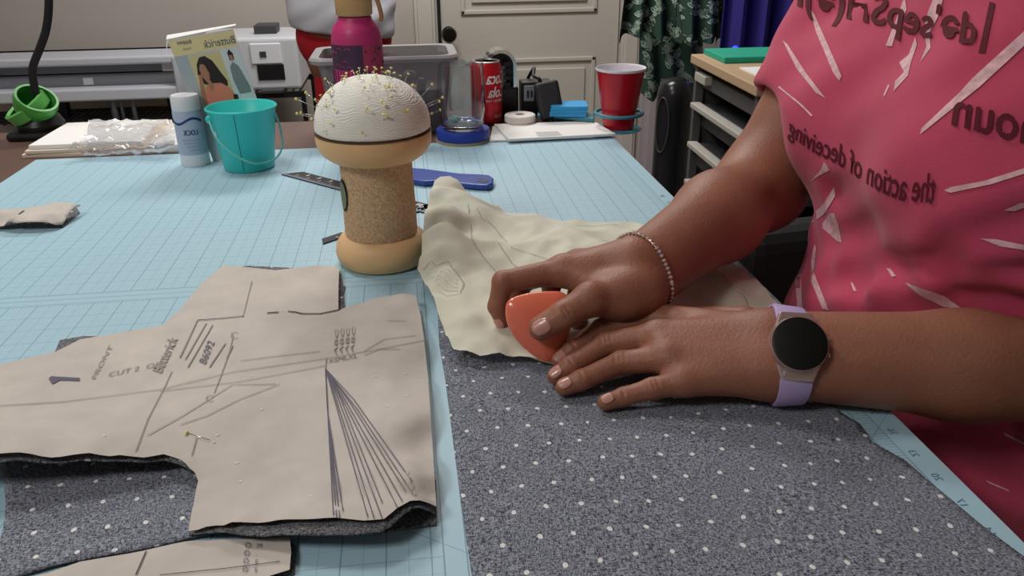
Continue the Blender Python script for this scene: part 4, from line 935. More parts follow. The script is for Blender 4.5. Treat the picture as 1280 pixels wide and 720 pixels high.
for k, hgt in enumerate((.075, .1, .1, .12, .14, .14)):
    if zz-hgt < FZ+.06: break
    d_ = obj('drawer', box(BM(), .024, CWd-.024, .012+.008*(k % 2), CDp-.03, zz-hgt+.03, zz-.012, Mc), m_ct if k == 0 else m_dgrey, ca, bevel=.004)
    obj('drawer_rail', box(BM(), .022, CWd-.022, -.012, .014, zz-.022 if k else zz-.05, zz-.008 if k else zz-.03, Mc) if k else box(BM(), .02, .10, -.006, .014, zz-.03, zz-.008, Mc), m_hd, d_, bevel=.003)
    zz -= hgt
for x in (.03, CWd-.03):
    for y in (.04, CDp-.04): obj('caster', sphere(BM(), Mc @ Vector((x, y, FZ+.025)), .025, 12, 8), m_black, ca, smooth=60)
o = obj('green_folder', box(BM(), .0, .15, .02, CDp-.02, top, top+.014, Mc), mat('folder_green', (34, 164, 136), .6), origin=tuple(Mc @ Vector((.08, .2, top))), bevel=.002); tag(o, 'flat green folder on the wooden top of the drawer cart', 'folder')
o = obj('white_paper_sheet', box(BM(), .22, .40, .03, .24, top, top+.003, Mc), m_offw, origin=tuple(Mc @ Vector((.25, .05, top)))); tag(o, 'white paper on the drawer cart near the pink sleeve', 'paper')
# hanging leafy garment
m_leaf = mat('leaf_print_cloth', (46, 74, 62), .9); m_lf = mat('leaf_print_line', (150, 170, 154), .9)
yg = 2.95
def garment(px0, px1, pz0, pz1, label, flare, yo, seed, nfold):
    g = empty('hanging_skirt', (Q((px0+px1)/2, pz1, yg+yo).x, yg+yo, Q(850, pz1, yg+yo).z), label, 'garment', 'leaf print garments on the rack')
    b = BM(); nx, nz = 60, 24; rows = []
    for j in range(nz+1):
        t_ = j/nz; row = []
        for i in range(nx+1):
            s = i/nx; pxx = px0+(px1-px0)*s; c = (px0+px1)/2; pxx = c+(pxx-c)*(1-flare*(1-t_)); p = Q(pxx, pz0+(pz1-pz0)*t_, yg+yo)
            fold = math.sin(s*nfold*2*math.pi+seed)*.022*(.35+t_)+.01*math.sin(s*17+seed*2+t_*3)
            row.append(b.verts.new((p.x, yg+yo+fold, p.z+(.01*math.sin(s*nfold*2*math.pi+seed)+.012*math.sin(s*7+seed) if j == nz else 0))))
        rows.append(row)
    for a, c in zip(rows, rows[1:]):
        for i in range(nx): b.faces.new((a[i], a[i+1], c[i+1], c[i]))
    bv = BVHTree.FromBMesh(b); rs = random.Random(seed)
    for k in range(int((px1-px0)*(pz1-pz0)/190)):   # leaf sprigs: stems with paired leaf outlines
        ax, ay = rs.uniform(px0, px1), rs.uniform(pz0, pz1); th = rs.uniform(0, 6.28)
        for m_ in range(5):
            la = th+(m_-2)*.55; ln = rs.uniform(5, 10)
            pts = []
            for q_ in range(9):
                u_ = q_/8*2*math.pi; lx = (1-math.cos(u_))/2*ln; ly = math.sin(u_)*ln*.17
                pts.append((ax+lx*math.cos(la)-ly*math.sin(la), ay+lx*math.sin(la)+ly*math.cos(la)))
            W3 = []
            for (xx, yy) in pts:
                d = Vector(ray(xx, yy)).normalized(); h = bv.ray_cast(Vector(CAM), d)
                if h[0] is None: W3 = []; break
                W3.append(h[0]-d*.002)
            if W3: ribbon(b, W3, .0042, up=Vector((0, -1, 0)), mi=1)
    obj('cloth', b, [m_leaf, m_lf], g, smooth=70)
    obj('hanger', tube(BM(), smoothpts([Q(px0+20, pz0+4, yg+yo), Q((px0+px1)/2, pz0-16, yg+yo), Q(px1-20, pz0+4, yg+yo)], 6), .004, 8), m_black, g)
garment(800, 880, -10, 122, 'long tier of leaf print cloth hanging lowest behind the heater', 0, .06, 2, 3)
garment(772, 850, -70, 46, 'leaf print garment hanging leftmost over the door trim', .35, -.06, 5, 3)
garment(846, 902, -70, 52, 'leaf print garment with vertical folds in the middle of the rack', .1, -.10, 8, 2)
garment(894, 934, -70, 54, 'narrow leaf print garment hanging rightmost next to the blue glow', .1, -.06, 12, 2)
# garment rail holding them
zr = Q(850, -95, yg).z
gr = empty('garment_rack', (1.0, yg, FZ), 'black garment rack carrying the leaf print clothes', 'garment rack')
xa, xb = Q(820, 0, yg).x-.1, Q(945, 0, yg).x+.25
obj('rail', tube(BM(), [(xa, yg, zr), (xb, yg, zr)], .012, 12), m_black, gr, smooth=60)
for x in (xb,): obj('upright', tube(BM(), [(x, yg, FZ), (x, yg, zr)], .012, 12), m_black, gr, smooth=60)
obj('upright', tube(BM(), [(Q(852, 150, yg+.15).x, yg+.15, FZ), (Q(852, 150, yg+.15).x, yg+.15, zr-.0), (xa+.1, yg, zr)], .012, 12), m_black, gr, smooth=60)
# blue-lit cloth
b = BM(); rows = []
for j in range(9):
    rows.append([b.verts.new((Q(905+i*4.2, 0, 2.8).x, 2.8+.03*math.sin(i*.9), .32-j*.09)) for i in range(26)])
for a, c in zip(rows, rows[1:]):
    for i in range(25): b.faces.new((a[i], a[i+1], c[i+1], c[i]))
o = obj('blue_curtain', b, mat('indigo_cloth', (50, 42, 120), .9), origin=(Q(950, 0, 2.8).x, 2.8, -.4), smooth=70, solid=.003); tag(o, 'indigo cloth hanging in blue light behind the person', 'curtain')
bl = empty('blue_night_light', tuple(Q(919, 62, 2.5)), 'tiny blue light glowing beside the leaf print garments', 'light')
pt = Q(919, 61, 2.5); obj('glowing_bulb', sphere(BM(), pt, .010, 14, 10), mat('blue_glow', (40, 50, 255), .5, emit=3), bl, smooth=60)
obj('light_stalk', tube(BM(), [pt-Vector((0, -.0, .02)), pt-Vector((0, -.0, .9))], .006, 8), m_black, bl)
l = bpy.data.lights.new('blue_lamp', 'POINT'); l.energy = .2; l.color = (.12, .1, 1); l.shadow_soft_size = .03; lo = bpy.data.objects.new('blue_lamp', l); COL.objects.link(lo); lo.parent = bl; lo.location = (.08, .08, .06)
# black chair behind the person
chr_ = empty('office_chair', (.75, 1.2, FZ), 'black upholstered chair between the table edge and the person', 'chair')
m_up = mat('black_upholstery', (26, 26, 29), .7)
M_ = Matrix.Translation((.62, 1.07, 0)) @ Matrix.Rotation(.15, 4, 'Z')
obj('backrest', box(BM(), -.16, .26, -.04, .04, -.42, -.085, M_), m_up, chr_, bevel=.03)
obj('seat', box(BM(), -.2, .28, .05, .34, -.52, -.43, M_), m_up, chr_, bevel=.03)
obj('back_bar', box(BM(), .02, .08, .0, .06, -.5, -.3, M_), m_black, chr_, bevel=.004)
obj('column', tube(BM(), [M_ @ Vector((.04, .19, FZ+.1)), M_ @ Vector((.04, .19, -.5))], .028, 16), m_black, chr_, smooth=60)
for k in range(5):
    a = k*2*math.pi/5; c = M_ @ Vector((.04, .19, FZ+.1)); e = c+Vector((.2*math.cos(a), .2*math.sin(a), -.03))
    lg = obj('leg', tube(BM(), [c, e], [.022, .014], 10), m_black, chr_, smooth=60); obj('caster', sphere(BM(), e-Vector((0, 0, .037)), .03, 12, 8), m_black, lg, smooth=60)
# ------------------------------------------------------------------ the person at the table
def skin_mat():
    m = mat('brown_skin', (150, 98, 78), .5, sss=.08, bump=.25, bump_scale=420)
    nt, pb = nodes(m); tc = nt.nodes.new('ShaderNodeTexCoord'); n = nt.nodes.new('ShaderNodeTexNoise'); n.inputs['Scale'].default_value = 26; n.inputs['Detail'].default_value = 5
    nt.links.new(tc.outputs['Object'], n.inputs['Vector']); mx = nt.nodes.new('ShaderNodeMix'); mx.data_type = 'RGBA'
    mx.inputs['A'].default_value = lin((134, 84, 64)); mx.inputs['B'].default_value = lin((162, 108, 86)); nt.links.new(n.outputs['Fac'], mx.inputs['Factor']); nt.links.new(mx.outputs['Result'], pb.inputs['Base Color'])
    pb.inputs['Subsurface Radius'].default_value = (1, .35, .2)
    return m
m_skin = skin_mat(); m_nail = mat('fingernail_pink', (196, 142, 130), .3, coat=.3)
def wp(px, py, z): return np.array(P(px, py, z))
# near hand (flat, with the watch)
LWt, LWb = wp(962, 424, .040), wp(962, 462, .028)
LM = [wp(822, 398, .033), wp(822, 420, .036), wp(836, 448, .031), wp(856, 477, .022)]
LI = [LM[0], wp(752, 412, .027), wp(716, 437, .017), wp(699, 451, .0105)]
LMd = [LM[1], wp(759, 430, .028), wp(713, 458, .017), wp(695, 470, .0105)]
LR = [LM[2], wp(777, 453, .024), wp(727, 475, .015), wp(705, 484, .0105)]
LP = [LM[3], wp(815, 486, .018), wp(780, 496, .0125), wp(757, 503, .010)]
LT = [wp(930, 408, .030), wp(860, 400, .018), wp(805, 404, .012), wp(765, 410, .0105)]
def finger(J, r, k=.003):
    return [(cone(J[0], J[1], r[0], r[1]), .006), (cone(J[1], J[2], r[1], r[2]), k), (cone(J[2], J[3], r[2], r[3]), k)]
# far hand (pinching the coral tool)
RWt, RWb = wp(792, 330, .066), wp(797, 366, .050)
RM = [wp(706, 338, .062), wp(722, 330, .060), wp(742, 328, .054), wp(760, 330, .046)]
RI = [RM[0], wp(629, 352, .057), wp(622, 383, .036), wp(628, 401, .022)]
RMd = [RM[1], wp(652, 352, .046), wp(646, 380, .030), wp(655, 396, .018)]
RR = [RM[2], wp(688, 352, .040), wp(690, 378, .024), wp(704, 398, .014)]
RP = [RM[3], wp(722, 352, .034), wp(716, 382, .020), wp(722, 404, .0125)]
RT = [wp(776, 372, .050), wp(738, 374, .056), wp(704, 394, .048), wp(676, 410, .038)]
EL = np.array([.492, .430, .028]); ER = wp(952, 232, .066); SR = np.array(Q(1096, -45, .835)); SL = np.array([.585, .435, .33]); TS = np.array([-.037, -.07, 0])
print('ER', ER, 'SR', SR, 'forearmR', np.linalg.norm(ER-(RWt+RWb)/2), 'upper', np.linalg.norm(SR-ER), 'forearmL', np.linalg.norm(EL-(LWt+LWb)/2), np.linalg.norm(EL-SL))
RW_ = (RWt+RWb)/2; LW_ = (LWt+LWb)/2
def mid(a, b, t): return a+(b-a)*t
Lhand = [(cone(LWt, LM[0], .0185, .0118), .01), (cone(LWt, LM[1], .019, .0122), .01), (cone(LWb, LM[2], .0185, .0115), .01), (cone(LWb, LM[3], .0185, .0108), .012),
         (cone(mid(LWt, LWb, .5), mid(LM[1], LM[2], .5), .019, .011), .012)]
Lhand += finger(LI, (.0108, .0088, .0078, .0066))+finger(LMd, (.011, .0092, .0080, .0068))+finger(LR, (.0105, .0088, .0076, .0066))+finger(LP, (.0098, .0078, .0068, .0060))+finger(LT, (.0165, .012, .0098, .008))
Rhand = [(cone(RWt, RM[0], .019, .0122), .01), (cone(RWt, RM[1], .019, .012), .01), (cone(RWb, RM[2], .0175, .0115), .01), (cone(RWb, RM[3], .0175, .011), .012), (cone(RWb, RT[0], .0185, .0175), .012),
         (cone(RT[0], RM[0], .016, .010), .012)]
Rhand += finger(RI, (.0115, .0090, .0080, .0068))+finger(RMd, (.0115, .0090, .0078, .0068))+finger(RR, (.011, .0086, .0075, .0066))+finger(RP, (.0102, .0078, .0068, .0060))
Rhand += [(cone(RT[0], RT[1], .0175, .0132), .010), (cone(RT[1], RT[2], .0132, .0108), .005), (cone(RT[2], RT[3], .0110, .0098), .003)]
LFm = mid(LW_, EL, .55); RFm = mid(RW_, ER, .6)
arms = [(cone(LWt, LFm+np.array([0, 0, .006]), .0215, .033), .02), (cone(LWb, LFm-np.array([0, 0, .004]), .0205, .033), .02), (cone(LFm, EL, .035, .041), .02), (cone(EL, SL, .043, .054), .03),
        (cone(RWt, RFm, .0205, .037), .02), (cone(RWb, RFm, .0205, .037), .02), (cone(RFm, ER, .038, .043), .025), (cone(ER, SR, .043, .044), .03)]
TC = (.545, .69)
body = [(ell((.58, .69, .20), (.12, .18, .20)), .05), (ell((.575, .68, -.05), (.13, .17, .17)), .05), (ell((.585, .68, -.22), (.14, .18, .15)), .05),
        (cone((.59, .56, .33), (.59, .84, .33), .06, .06), .05), (cone((.59, .70, .36), (.57, .70, .46), .058, .052), .04), (ell((.525, .70, .56), (.095, .075, .115)), .02),
        (cone((.45, .70, .50), (.455, .70, .505), .028, .028), .03), (cone((.43, .70, .56), (.432, .70, .535), .008, .013), .012), (ell((.434, .70, .508), (.012, .024, .007)), .006),
        (ell((.535, .624, .555), (.02, .008, .03)), .005), (ell((.535, .776, .555), (.02, .008, .03)), .005),
        (cone((.60, .60, -.27), (.62, .59, -.55), .085, .06), .04), (cone((.60, .78, -.27), (.62, .79, -.55), .085, .06), .04),
        (cone((.62, .59, -.55), (.64, .59, FZ+.09), .058, .036), .03), (cone((.62, .79, -.55), (.64, .79, FZ+.09), .058, .036), .03),
        (cone((.65, .59, FZ+.04), (.50, .585, FZ+.03), .035, .028), .03), (cone((.65, .79, FZ+.04), (.50, .795, FZ+.03), .035, .028), .03)]
eyes = [(ell((.438, .668, .566), (.014, .018, .011)), .012), (ell((.438, .732, .566), (.014, .018, .011)), .012)]
# creases: knuckle folds and finger separations, cut as shallow grooves
def groove(a, b_, r): return (cone(a, b_, r, r), .0022)
cuts = []
def knuckle(J, i, r, up, off=0.0, n=2, wid=.005):
    ax = J[i]-J[i-1]; ax = ax/np.linalg.norm(ax); s = np.cross(ax, up); s /= np.linalg.norm(s); u = np.cross(s, ax)
    if u.dot(up) < 0: u = -u
    for k in range(n):
        c = J[i]+ax*(off+(k-(n-1)/2)*.0034)+u*r
        cuts.append(groove(c-s*wid, c+s*wid, .0003))
UPV = np.array([-.10, -.45, .88])
for J, rr_ in ((LI, .0089), (LMd, .0093), (LR, .0089), (LP, .0079)): knuckle(J, 1, rr_, UPV, n=3, wid=.0045); knuckle(J, 2, rr_-.0012, UPV, n=1, wid=.004)
knuckle(RT, 2, .0109, np.array([-.1, -.8, .6]), n=2, wid=.004)
cuts.append(groove(wp(624, 356, .058)+np.array([0, -.008, .0]), wp(638, 366, .052)+np.array([0, -.009, .0]), .0004))
cuts.append(groove(wp(668, 352, .066), wp(664, 362, .058), .0005)); cuts.append(groove(wp(690, 338, .072), wp(697, 357, .066), .0006))
allp = [(p[0], p[1]) for p in body+arms+Lhand+Rhand]
# fast evaluation: hands only near the hands
armL = blend([arms[0]]+arms[1:4]+Lhand, cuts); armR = blend([arms[4]]+arms[5:]+Rhand, cuts); trunk0 = blend(body, eyes)
def trunk(p): return trunk0(p-TS)
def whole(p):
    v = trunk(p); a = armL(p); c = armR(p)
    return np.minimum(smin(v, a, .03), smin(v, c, .03))
LX = LW_[0]-.004; RXp = RW_; RXd = (ER-RW_)/np.linalg.norm(ER-RW_)
def isL(v): return (v[:, 0] < .262) & (v[:, 1] < .56)
def rs_(v): return (v-RXp)@RXd
hl = surface(armL, (.06, .40, -.002), (.275, .56, .085), .0011, keep=lambda v: v[:, 0] < .262)
hr_ = surface(armR, (.035, .50, -.002), (.245, .68, .11), .0011, keep=lambda v: rs_(v) < .015)
rest = surface(whole, (.03, .30, FZ), (.78, 1.0, .70), .0042, keep=lambda v: ~((isL(v) & (v[:, 0] < .257) & (v[:, 2] < .12) & (v[:, 1] < .53)) | ((rs_(v) < .009) & (v[:, 2] < .13) & (v[:, 0] < .26) & (v[:, 1] > .50))))
per = empty('person', (.58, .62, FZ), 'person in a pink tie-dyed shirt standing at the table tracing around a pattern', 'person')
bo_ = mesh_obj('body', [hl, hr_, rest], m_skin, per, 2)
# fingernails
def nail(J, r, up, name='fingernail', ln=.0105, wd=.0052, pit=.0):
    ax = J[3]-J[2]; ax /= np.linalg.norm(ax); s = np.cross(ax, up); s /= np.linalg.norm(s); u = np.cross(s, ax)
    if u.dot(up) < 0: u = -u
    b = BM(); rows = []
    for i in range(9):
        t = i/8; row = []
        for j in range(9):
            q = (j/8-.5)*2; w = wd*(1-.25*max(0, t-.6)/.4*abs(q)**2)*min(1, .62+t*1.2) if t < .35 else wd*(1-.12*((t-.35)/.65)**3)
            a = q*w/r; c = J[3]+ax*(-ln*.62+ln*t*(1-.18*q*q if t > .5 else 1+.0*q))+s*r*math.sin(a)+u*(r*math.cos(a)+.0006-(t**2)*.0010)
            row.append(b.verts.new(c))
        rows.append(row)
    for a_, c_ in zip(rows, rows[1:]):
        for j in range(8): b.faces.new((a_[j], a_[j+1], c_[j+1], c_[j]))
    return obj(name, b, m_nail, bo_, smooth=60, solid=.0005)
nail(LI, .0070, UPV); nail(LMd, .0073, UPV); nail(LR, .0071, UPV); nail(LP, .0064, UPV, ln=.009, wd=.0045)
nail(RT, .0100, np.array([-.05, -.85, .55]), 'thumbnail', .0145, .0070); nail(RI, .0072, np.array([-.5, -.6, .3])); nail(RP, .0066, np.array([0, -.8, .6]), ln=.009, wd=.0045)
# face details, hair
b = BM()
for y in (.598, .662): sphere(b, (.410, y, .566), .0125, 16, 10)
obj('eyes', b, mat('eye_white', (225, 220, 215), .2), per, smooth=80)
b = BM()
for y in (.598, .662): sphere(b, (.4005, y, .563), .0055, 12, 8)
obj('irises', b, m_black, per, smooth=80)
hair = blend([(ell((.545, .70, .585), (.098, .086, .112)), .02), (ell((.615, .70, .56), (.055, .062, .065)), .03)], [(ell((.40, .70, .53), (.085, .085, .10)), .01)])
def hair_s(p): return hair(p-TS)+.003*np.sin(p[:, 0]*190)*np.sin(p[:, 1]*170)*np.sin(p[:, 2]*180)
mesh_obj('hair', [surface(hair_s, (.33, .46, .40), (.72, .80, .75), .0045)], mat('black_hair', (24, 19, 18), .7), per)
# pink shirt
m_shirt = mat('pink_cloth', (204, 78, 110), .9, bump=.25, bump_scale=900, mottled=(188, 62, 92), noise_scale=9, sheen=.15)
m_bleach = mat('bleach_streak', (224, 178, 186), .9, noise_amt=.1, noise_scale=160); m_letter = mat('shirt_lettering', (92, 16, 34), .85)
up_ = 0.012
sh_t = blend([(ell((.575, .69, .20), (.136, .195, .215)), .05), (ell((.56, .68, -.05), (.146, .190, .20)), .05), (ell((.575, .68, -.22), (.158, .20, .14)), .05), (cone((.60, .54, .33), (.60, .86, .33), .072, .072), .05),
              (ell((.480, .782, .15), (.082, .088, .085)), .07), (ell((.480, .61, .15), (.082, .088, .085)), .07), (ell((.47, .68, -.05), (.065, .13, .10)), .06)])
SRe = mid(SR, ER, .60); SLe = mid(SL, EL, .55)
def sleeve(S, E, t, r0, r1):
    d = (E-S)/np.linalg.norm(E-S); h = mid(S, E, t); c = cone(S, mid(S, E, t+.2), r0, r1)
    return lambda p: smax(c(p), (p-h)@d, .004)
slR = sleeve(SR, ER, .63, .061, .058); slL = sleeve(SL, EL, .60, .066, .062)
inR = cone(mid(SR, ER, .50), mid(SR, ER, 1.1), .050, .052); inL = cone(mid(SL, EL, .46), mid(SL, EL, 1.1), .055, .057)
def slv(p): return np.minimum(slR(p), slL(p))
def slvin(p): return np.minimum(inR(p), inL(p))
def hit(px, py):
    d = np.array(ray(px, py)); d /= np.linalg.norm(d); t = np.linspace(.25, 1.4, 1200); q = CAM+d*t[:, None]; v = sh_t(q-TS); return q[np.argmax(v < 0)]
folds = [[hit(*q) for q in L] for L in ([(1320, 262), (1250, 285), (1190, 302)], [(1180, 318), (1120, 334), (1060, 343)], [(1320, 332), (1240, 334), (1180, 332)], [(1320, 376), (1250, 366), (1200, 362)], [(1015, 262), (1045, 240)], [(1030, 352), (1080, 360)], [(1290, 620), (1220, 590), (1160, 565)])]
def fold_depth(p):
    v = np.zeros(len(p))
    for L in folds:
        dd = np.full(len(p), 9.)
        for a, b_ in zip(L, L[1:]): dd = np.minimum(dd, cone(a, b_, 0, 0)(p))
        v += .0052*np.exp(-(dd/.012)**2)-.0024*np.exp(-((dd-.022)/.012)**2)
    return v
def shirt(p):
    v = smin(sh_t(p-TS), slv(p), .055)
    # soft folds: diagonal drags under the bust and across the belly
    x, y, z = p[:, 0], p[:, 1], p[:, 2]
    f = .0042*np.sin((z*1.0+(y-.69)*.45)*62+1.0+2.2*np.sin(y*9))*np.clip((.14-z)/.12, 0, 1)+.0018*np.sin((z-(y-.6)*.8)*110+2*np.sin(y*14))*np.clip((.10-z)/.1, 0, 1)
    f += .0010*np.sin(y*70+z*38+np.sin(z*30)*2)
    v = v+f+fold_depth(p)
    v = np.maximum(v, -(z+.235)); v = smax(v, -slvin(p), .003)
    v = smax(v, -cone((.585, .70, .40), (.56, .70, .50), .062, .075)(p-TS), .004)
    # hem: hollow underside
    return v
shv = surface(shirt, (.28, .32, -.26), (.78, 1.0, .46), .0036)
off = np.array(per.location)
bs = BM(); vv = [bs.verts.new(v) for v in shv[0]]
for f in shv[1]:
    try: bs.faces.new([vv[i] for i in f])
    except ValueError: pass
for f in bs.faces: f.smooth = True
for _ in range(3): bmesh.ops.smooth_vert(bs, verts=bs.verts, factor=.5, use_axis_x=True, use_axis_y=True, use_axis_z=True)
bvh = BVHTree.FromBMesh(bs)
def cast(px, py, dz=.0012):
    d = Vector(ray(px, py)).normalized(); h = bvh.ray_cast(Vector(CAM), d)
    return None if h[0] is None else h[0]-d*dz
dec = BM()
def decal(pts_px, mi):
    """polygon drawn on the shirt's surface, finely divided"""
    outl = [Vector(p) for p in pts_px]; d2 = []
    for i, p in enumerate(outl):
        q = outl[(i+1) % len(outl)]; n = max(1, int((q-p).length/3)); d2 += [p+(q-p)*k/n for k in range(n)]
    n = len(d2)
    x0, x1, y0, y1 = min(p.x for p in d2), max(p.x for p in d2), min(p.y for p in d2), max(p.y for p in d2)
    inn = []; gy_ = y0+2.5
    while gy_ < y1:
        gx_ = x0+2.5
        while gx_ < x1:
            c_ = False; j_ = n-1
            for i_ in range(n):
                a_, b_ = d2[i_], d2[j_]
                if (a_.y > gy_) != (b_.y > gy_) and gx_ < (b_.x-a_.x)*(gy_-a_.y)/(b_.y-a_.y)+a_.x: c_ = not c_
                j_ = i_
            if c_: inn.append(Vector((gx_, gy_)))
            gx_ += 5
        gy_ += 5
    V, E_, Fc, *_ = delaunay_2d_cdt(d2+inn, [(i, (i+1) % n) for i in range(n)], [list(range(n))], 1, 1e-4)
    W3 = [cast(v.x, v.y) for v in V]
    vs = [dec.verts.new(w) if w else None for w in W3]
    for f in Fc:
        if all(vs[i] for i in f) and max((vs[i].co-vs[f[0]].co).length for i in f) < .03:
            try: dec.faces.new([vs[i] for i in f]).material_index = mi
            except ValueError: pass
def letters(s, base, up, mi=2, bold=.012, lift=.002):
    """s is written along the pixel polyline base (already mirrored right to left); up is the height vector"""
    vs, fc, w = glyphs(s)
    L_ = [0]
    for a, c in zip(base, base[1:]): L_.append(L_[-1]+math.dist(a, c))
    def m_(u, v):
        t = max(0, u/w)*L_[-1]; i = 0
        while i < len(L_)-2 and L_[i+1] < t: i += 1
        f = (t-L_[i])/(L_[i+1]-L_[i]); x = base[i][0]+(base[i+1][0]-base[i][0])*f; y = base[i][1]+(base[i+1][1]-base[i][1])*f
        uf = u/w; ux = up[0][0]+(up[1][0]-up[0][0])*uf; uy = up[0][1]+(up[1][1]-up[0][1])*uf
        return x+v*ux, y+v*uy
    for du, dv in ((-bold, 0), (bold, 0), (0, bold)):
        W3 = [cast(*m_(u+du, v+dv), lift) for u, v in vs]; nv = [dec.verts.new(x) if x else None for x in W3]
        for f in fc:
            if all(nv[i] for i in f) and max((nv[i].co-nv[f[0]].co).length for i in f) < .09:
                try: dec.faces.new([nv[i] for i in f]).material_index = mi
                except ValueError: pass
letters('d\u0259\u02c8sepSH(\u0259)n /', [(1219, 56), (1190, 52), (1150, 45), (1110, 33), (1075, 26), (1040, 20), (1000, 8), (960, -6)], [(8, -56), (6, -50)], bold=.03, lift=.0032)
letters('noun', [(1300, 184), (1190, 156)], [(6, -66), (8, -64)], bold=.02)
letters('the action of deceiving', [(1168, 254), (1125, 250), (1100, 240), (1067, 219), (1045, 204), (1015, 190), (985, 168)], [(4, -54), (4, -30)], bold=.016)
for poly in ([(1012, 10), (1018, 18), (1052, 95), (1049, 101), (1042, 92), (1020, 40)], [(978, 50), (984, 55), (1008, 92), (1032, 123), (1020, 116), (996, 86)],
             [(1131, -5), (1133, 12), (1120, 40), (1115, 58), (1107, 57), (1118, 30)], [(1168, -5), (1180, -5), (1172, 22), (1162, 40), (1163, 60), (1150, 78), (1158, 58), (1155, 35), (1160, 15)],
             [(1144, 46), (1146, 56), (1138, 80), (1135, 94), (1117, 114), (1119, 101), (1130, 90), (1124, 78), (1136, 68)],
             [(1290, 30), (1290, 48), (1225, 108), (1170, 152), (1150, 168), (1152, 160), (1200, 115), (1215, 98)],
             [(1180, 238), (1188, 234), (1230, 226), (1290, 207), (1290, 214), (1240, 230), (1188, 241)], [(1225, 298), (1245, 299), (1290, 308), (1290, 314), (1250, 308)],
             [(1255, 263), (1275, 254), (1290, 252), (1290, 256), (1268, 264)], [(1108, 335), (1113, 336), (1120, 345), (1115, 346)], [(1131, 353), (1150, 360), (1180, 370), (1203, 386), (1180, 384), (1155, 372), (1145, 366)],
             [(1030, 202), (1033, 206), (1037, 213), (1023, 220), (1012, 228), (1026, 212)], [(1043, 233), (1044, 245), (1030, 268), (1008, 283), (988, 308), (990, 294), (1010, 274), (1030, 254)],
             [(1037, 267), (1042, 266), (1048, 280), (1052, 303), (1047, 302), (1028, 285), (1028, 279)], [(994, 312), (1000, 308), (1001, 345), (1003, 388), (997, 388), (993, 340)],
             [(1018, 305), (1020, 310), (1017, 340), (1036, 388), (1028, 386), (1014, 352), (1014, 325)], [(1063, 352), (1066, 354), (1071, 364), (1067, 364)], [(1110, 105), (1112, 107), (1106, 120), (1104, 119)],
             [(1232, 600), (1260, 612), (1262, 615), (1236, 604)], [(1254, 540), (1285, 556), (1285, 559), (1256, 544)]):
    decal(poly, 1)
decal([(1223, 66), (1231, 66), (1244, 4), (1237, 2)], 2)
# raised seam across the side of the bust
sp = [cast(x, y, .001) for x, y in [(973, 108), (985, 118), (1000, 130), (1015, 145)]]
if all(sp): ribbon(dec, smoothpts(sp, 5), .0015, up=Vector((-.6, -.7, .2)), mi=1)
# the decals belong to the shirt's own mesh
me_ = bpy.data.meshes.new('tmp'); dec.to_mesh(me_); dec.free()
bs.from_mesh(me_); bpy.data.meshes.remove(me_)
for f in bs.faces: f.smooth = True
obj('shirt', bs, [m_shirt, m_bleach, m_letter], per)
# trousers and shoes
tr = blend([(ell((.57, .69, -.27), (.163, .208, .13)), .05), (cone((.60, .60, -.27), (.62, .59, -.55), .10, .074), .05), (cone((.60, .78, -.27), (.62, .79, -.55), .10, .074), .05), (cone((.62, .59, -.55), (.64, .59, FZ+.10), .074, .058), .03), (cone((.62, .79, -.55), (.64, .79, FZ+.10), .074, .058), .03)])
mesh_obj('trousers', [surface(lambda p: np.maximum(tr(p-TS), p[:, 2]+.19), (.33, .35, FZ+.02), (.80, .90, -.15), .007)], mat('black_trousers', (24, 24, 30), .9), per)
for y in (.515, .725):
    s_ = surface(lambda p: np.maximum(blend([(cone((.623, y, FZ+.045), (.463, y, FZ+.038), .045, .037), .03)])(p), -(p[:, 2]-FZ-.001)), (.38, y-.08, FZ-.01), (.73, y+.08, FZ+.12), .004)
    mesh_obj('shoe', [s_], m_dgrey, per)
# ------------------------------------------------------------------ watch
ax = (EL-LW_)/np.linalg.norm(EL-LW_)
wc = mid(LW_, EL, 0)+ax*.012
fn = (CAM-wc); fn /= np.linalg.norm(fn); fn = fn*.9+np.array([0, 0, .28]); fn -= ax*fn.dot(ax); fn /= np.linalg.norm(fn); sd = np.cross(fn, ax)
# watch base follows the wrist: fit the strap to the skin
wt = empty('smart_watch', tuple(wc), 'round black-faced smartwatch with a lilac strap on the near wrist', 'watch')
Rm = Matrix(((ax[0], sd[0], fn[0], wc[0]), (ax[1], sd[1], fn[1], wc[1]), (ax[2], sd[2], fn[2], wc[2]), (0, 0, 0, 1)))
def skin_r(th, t=0.0):
    d = fn*math.cos(th)+sd*math.sin(th); r = np.linspace(.005, .06, 221); pts = (wc+ax*t)[None]+d[None]*r[:, None]; v = armL(pts); i = np.argmax(v > 0); return r[i]
m_lil = mat('lilac_strap', (186, 166, 214), .5)
b = BM(); rings = []; N = 64
for k in range(N):
    th = 2*math.pi*k/N; c = []
    for t, h in ((-.0105, .0006), (-.0105, .0024), (-.009, .003), (.009, .003), (.0105, .0024), (.0105, .0006)):
        r = max(skin_r(th, t), skin_r(th, 0)-.001)+h; wdt = 1+.12*max(0, math.cos(th)); d = fn*math.cos(th)+sd*math.sin(th); c.append(b.verts.new(wc+ax*t*wdt+d*r))
    rings.append(c)
for k in range(N):
    a, c = rings[k], rings[(k+1) % N]
    for j in range(6): b.faces.new((a[j], a[(j+1) % 6], c[(j+1) % 6], c[j]))
bmesh.ops.recalc_face_normals(b, faces=b.faces)
strap = obj('watch_strap', b, m_lil, wt, smooth=50)
h0 = skin_r(0)+.001; Mw = Rm @ Matrix.Translation((0, 0, h0))
m_rose = mat('rose_case', (216, 188, 182), .25, metal=.8)
b = lathe(BM(), [(.017, 0), (.0195, .001), (.0202, .004), (.0200, .0085), (.0192, .0098), (.0183, .0100)], (0, 0), 64, M=Mw)
obj('watch_case', b, m_rose, wt, smooth=40)
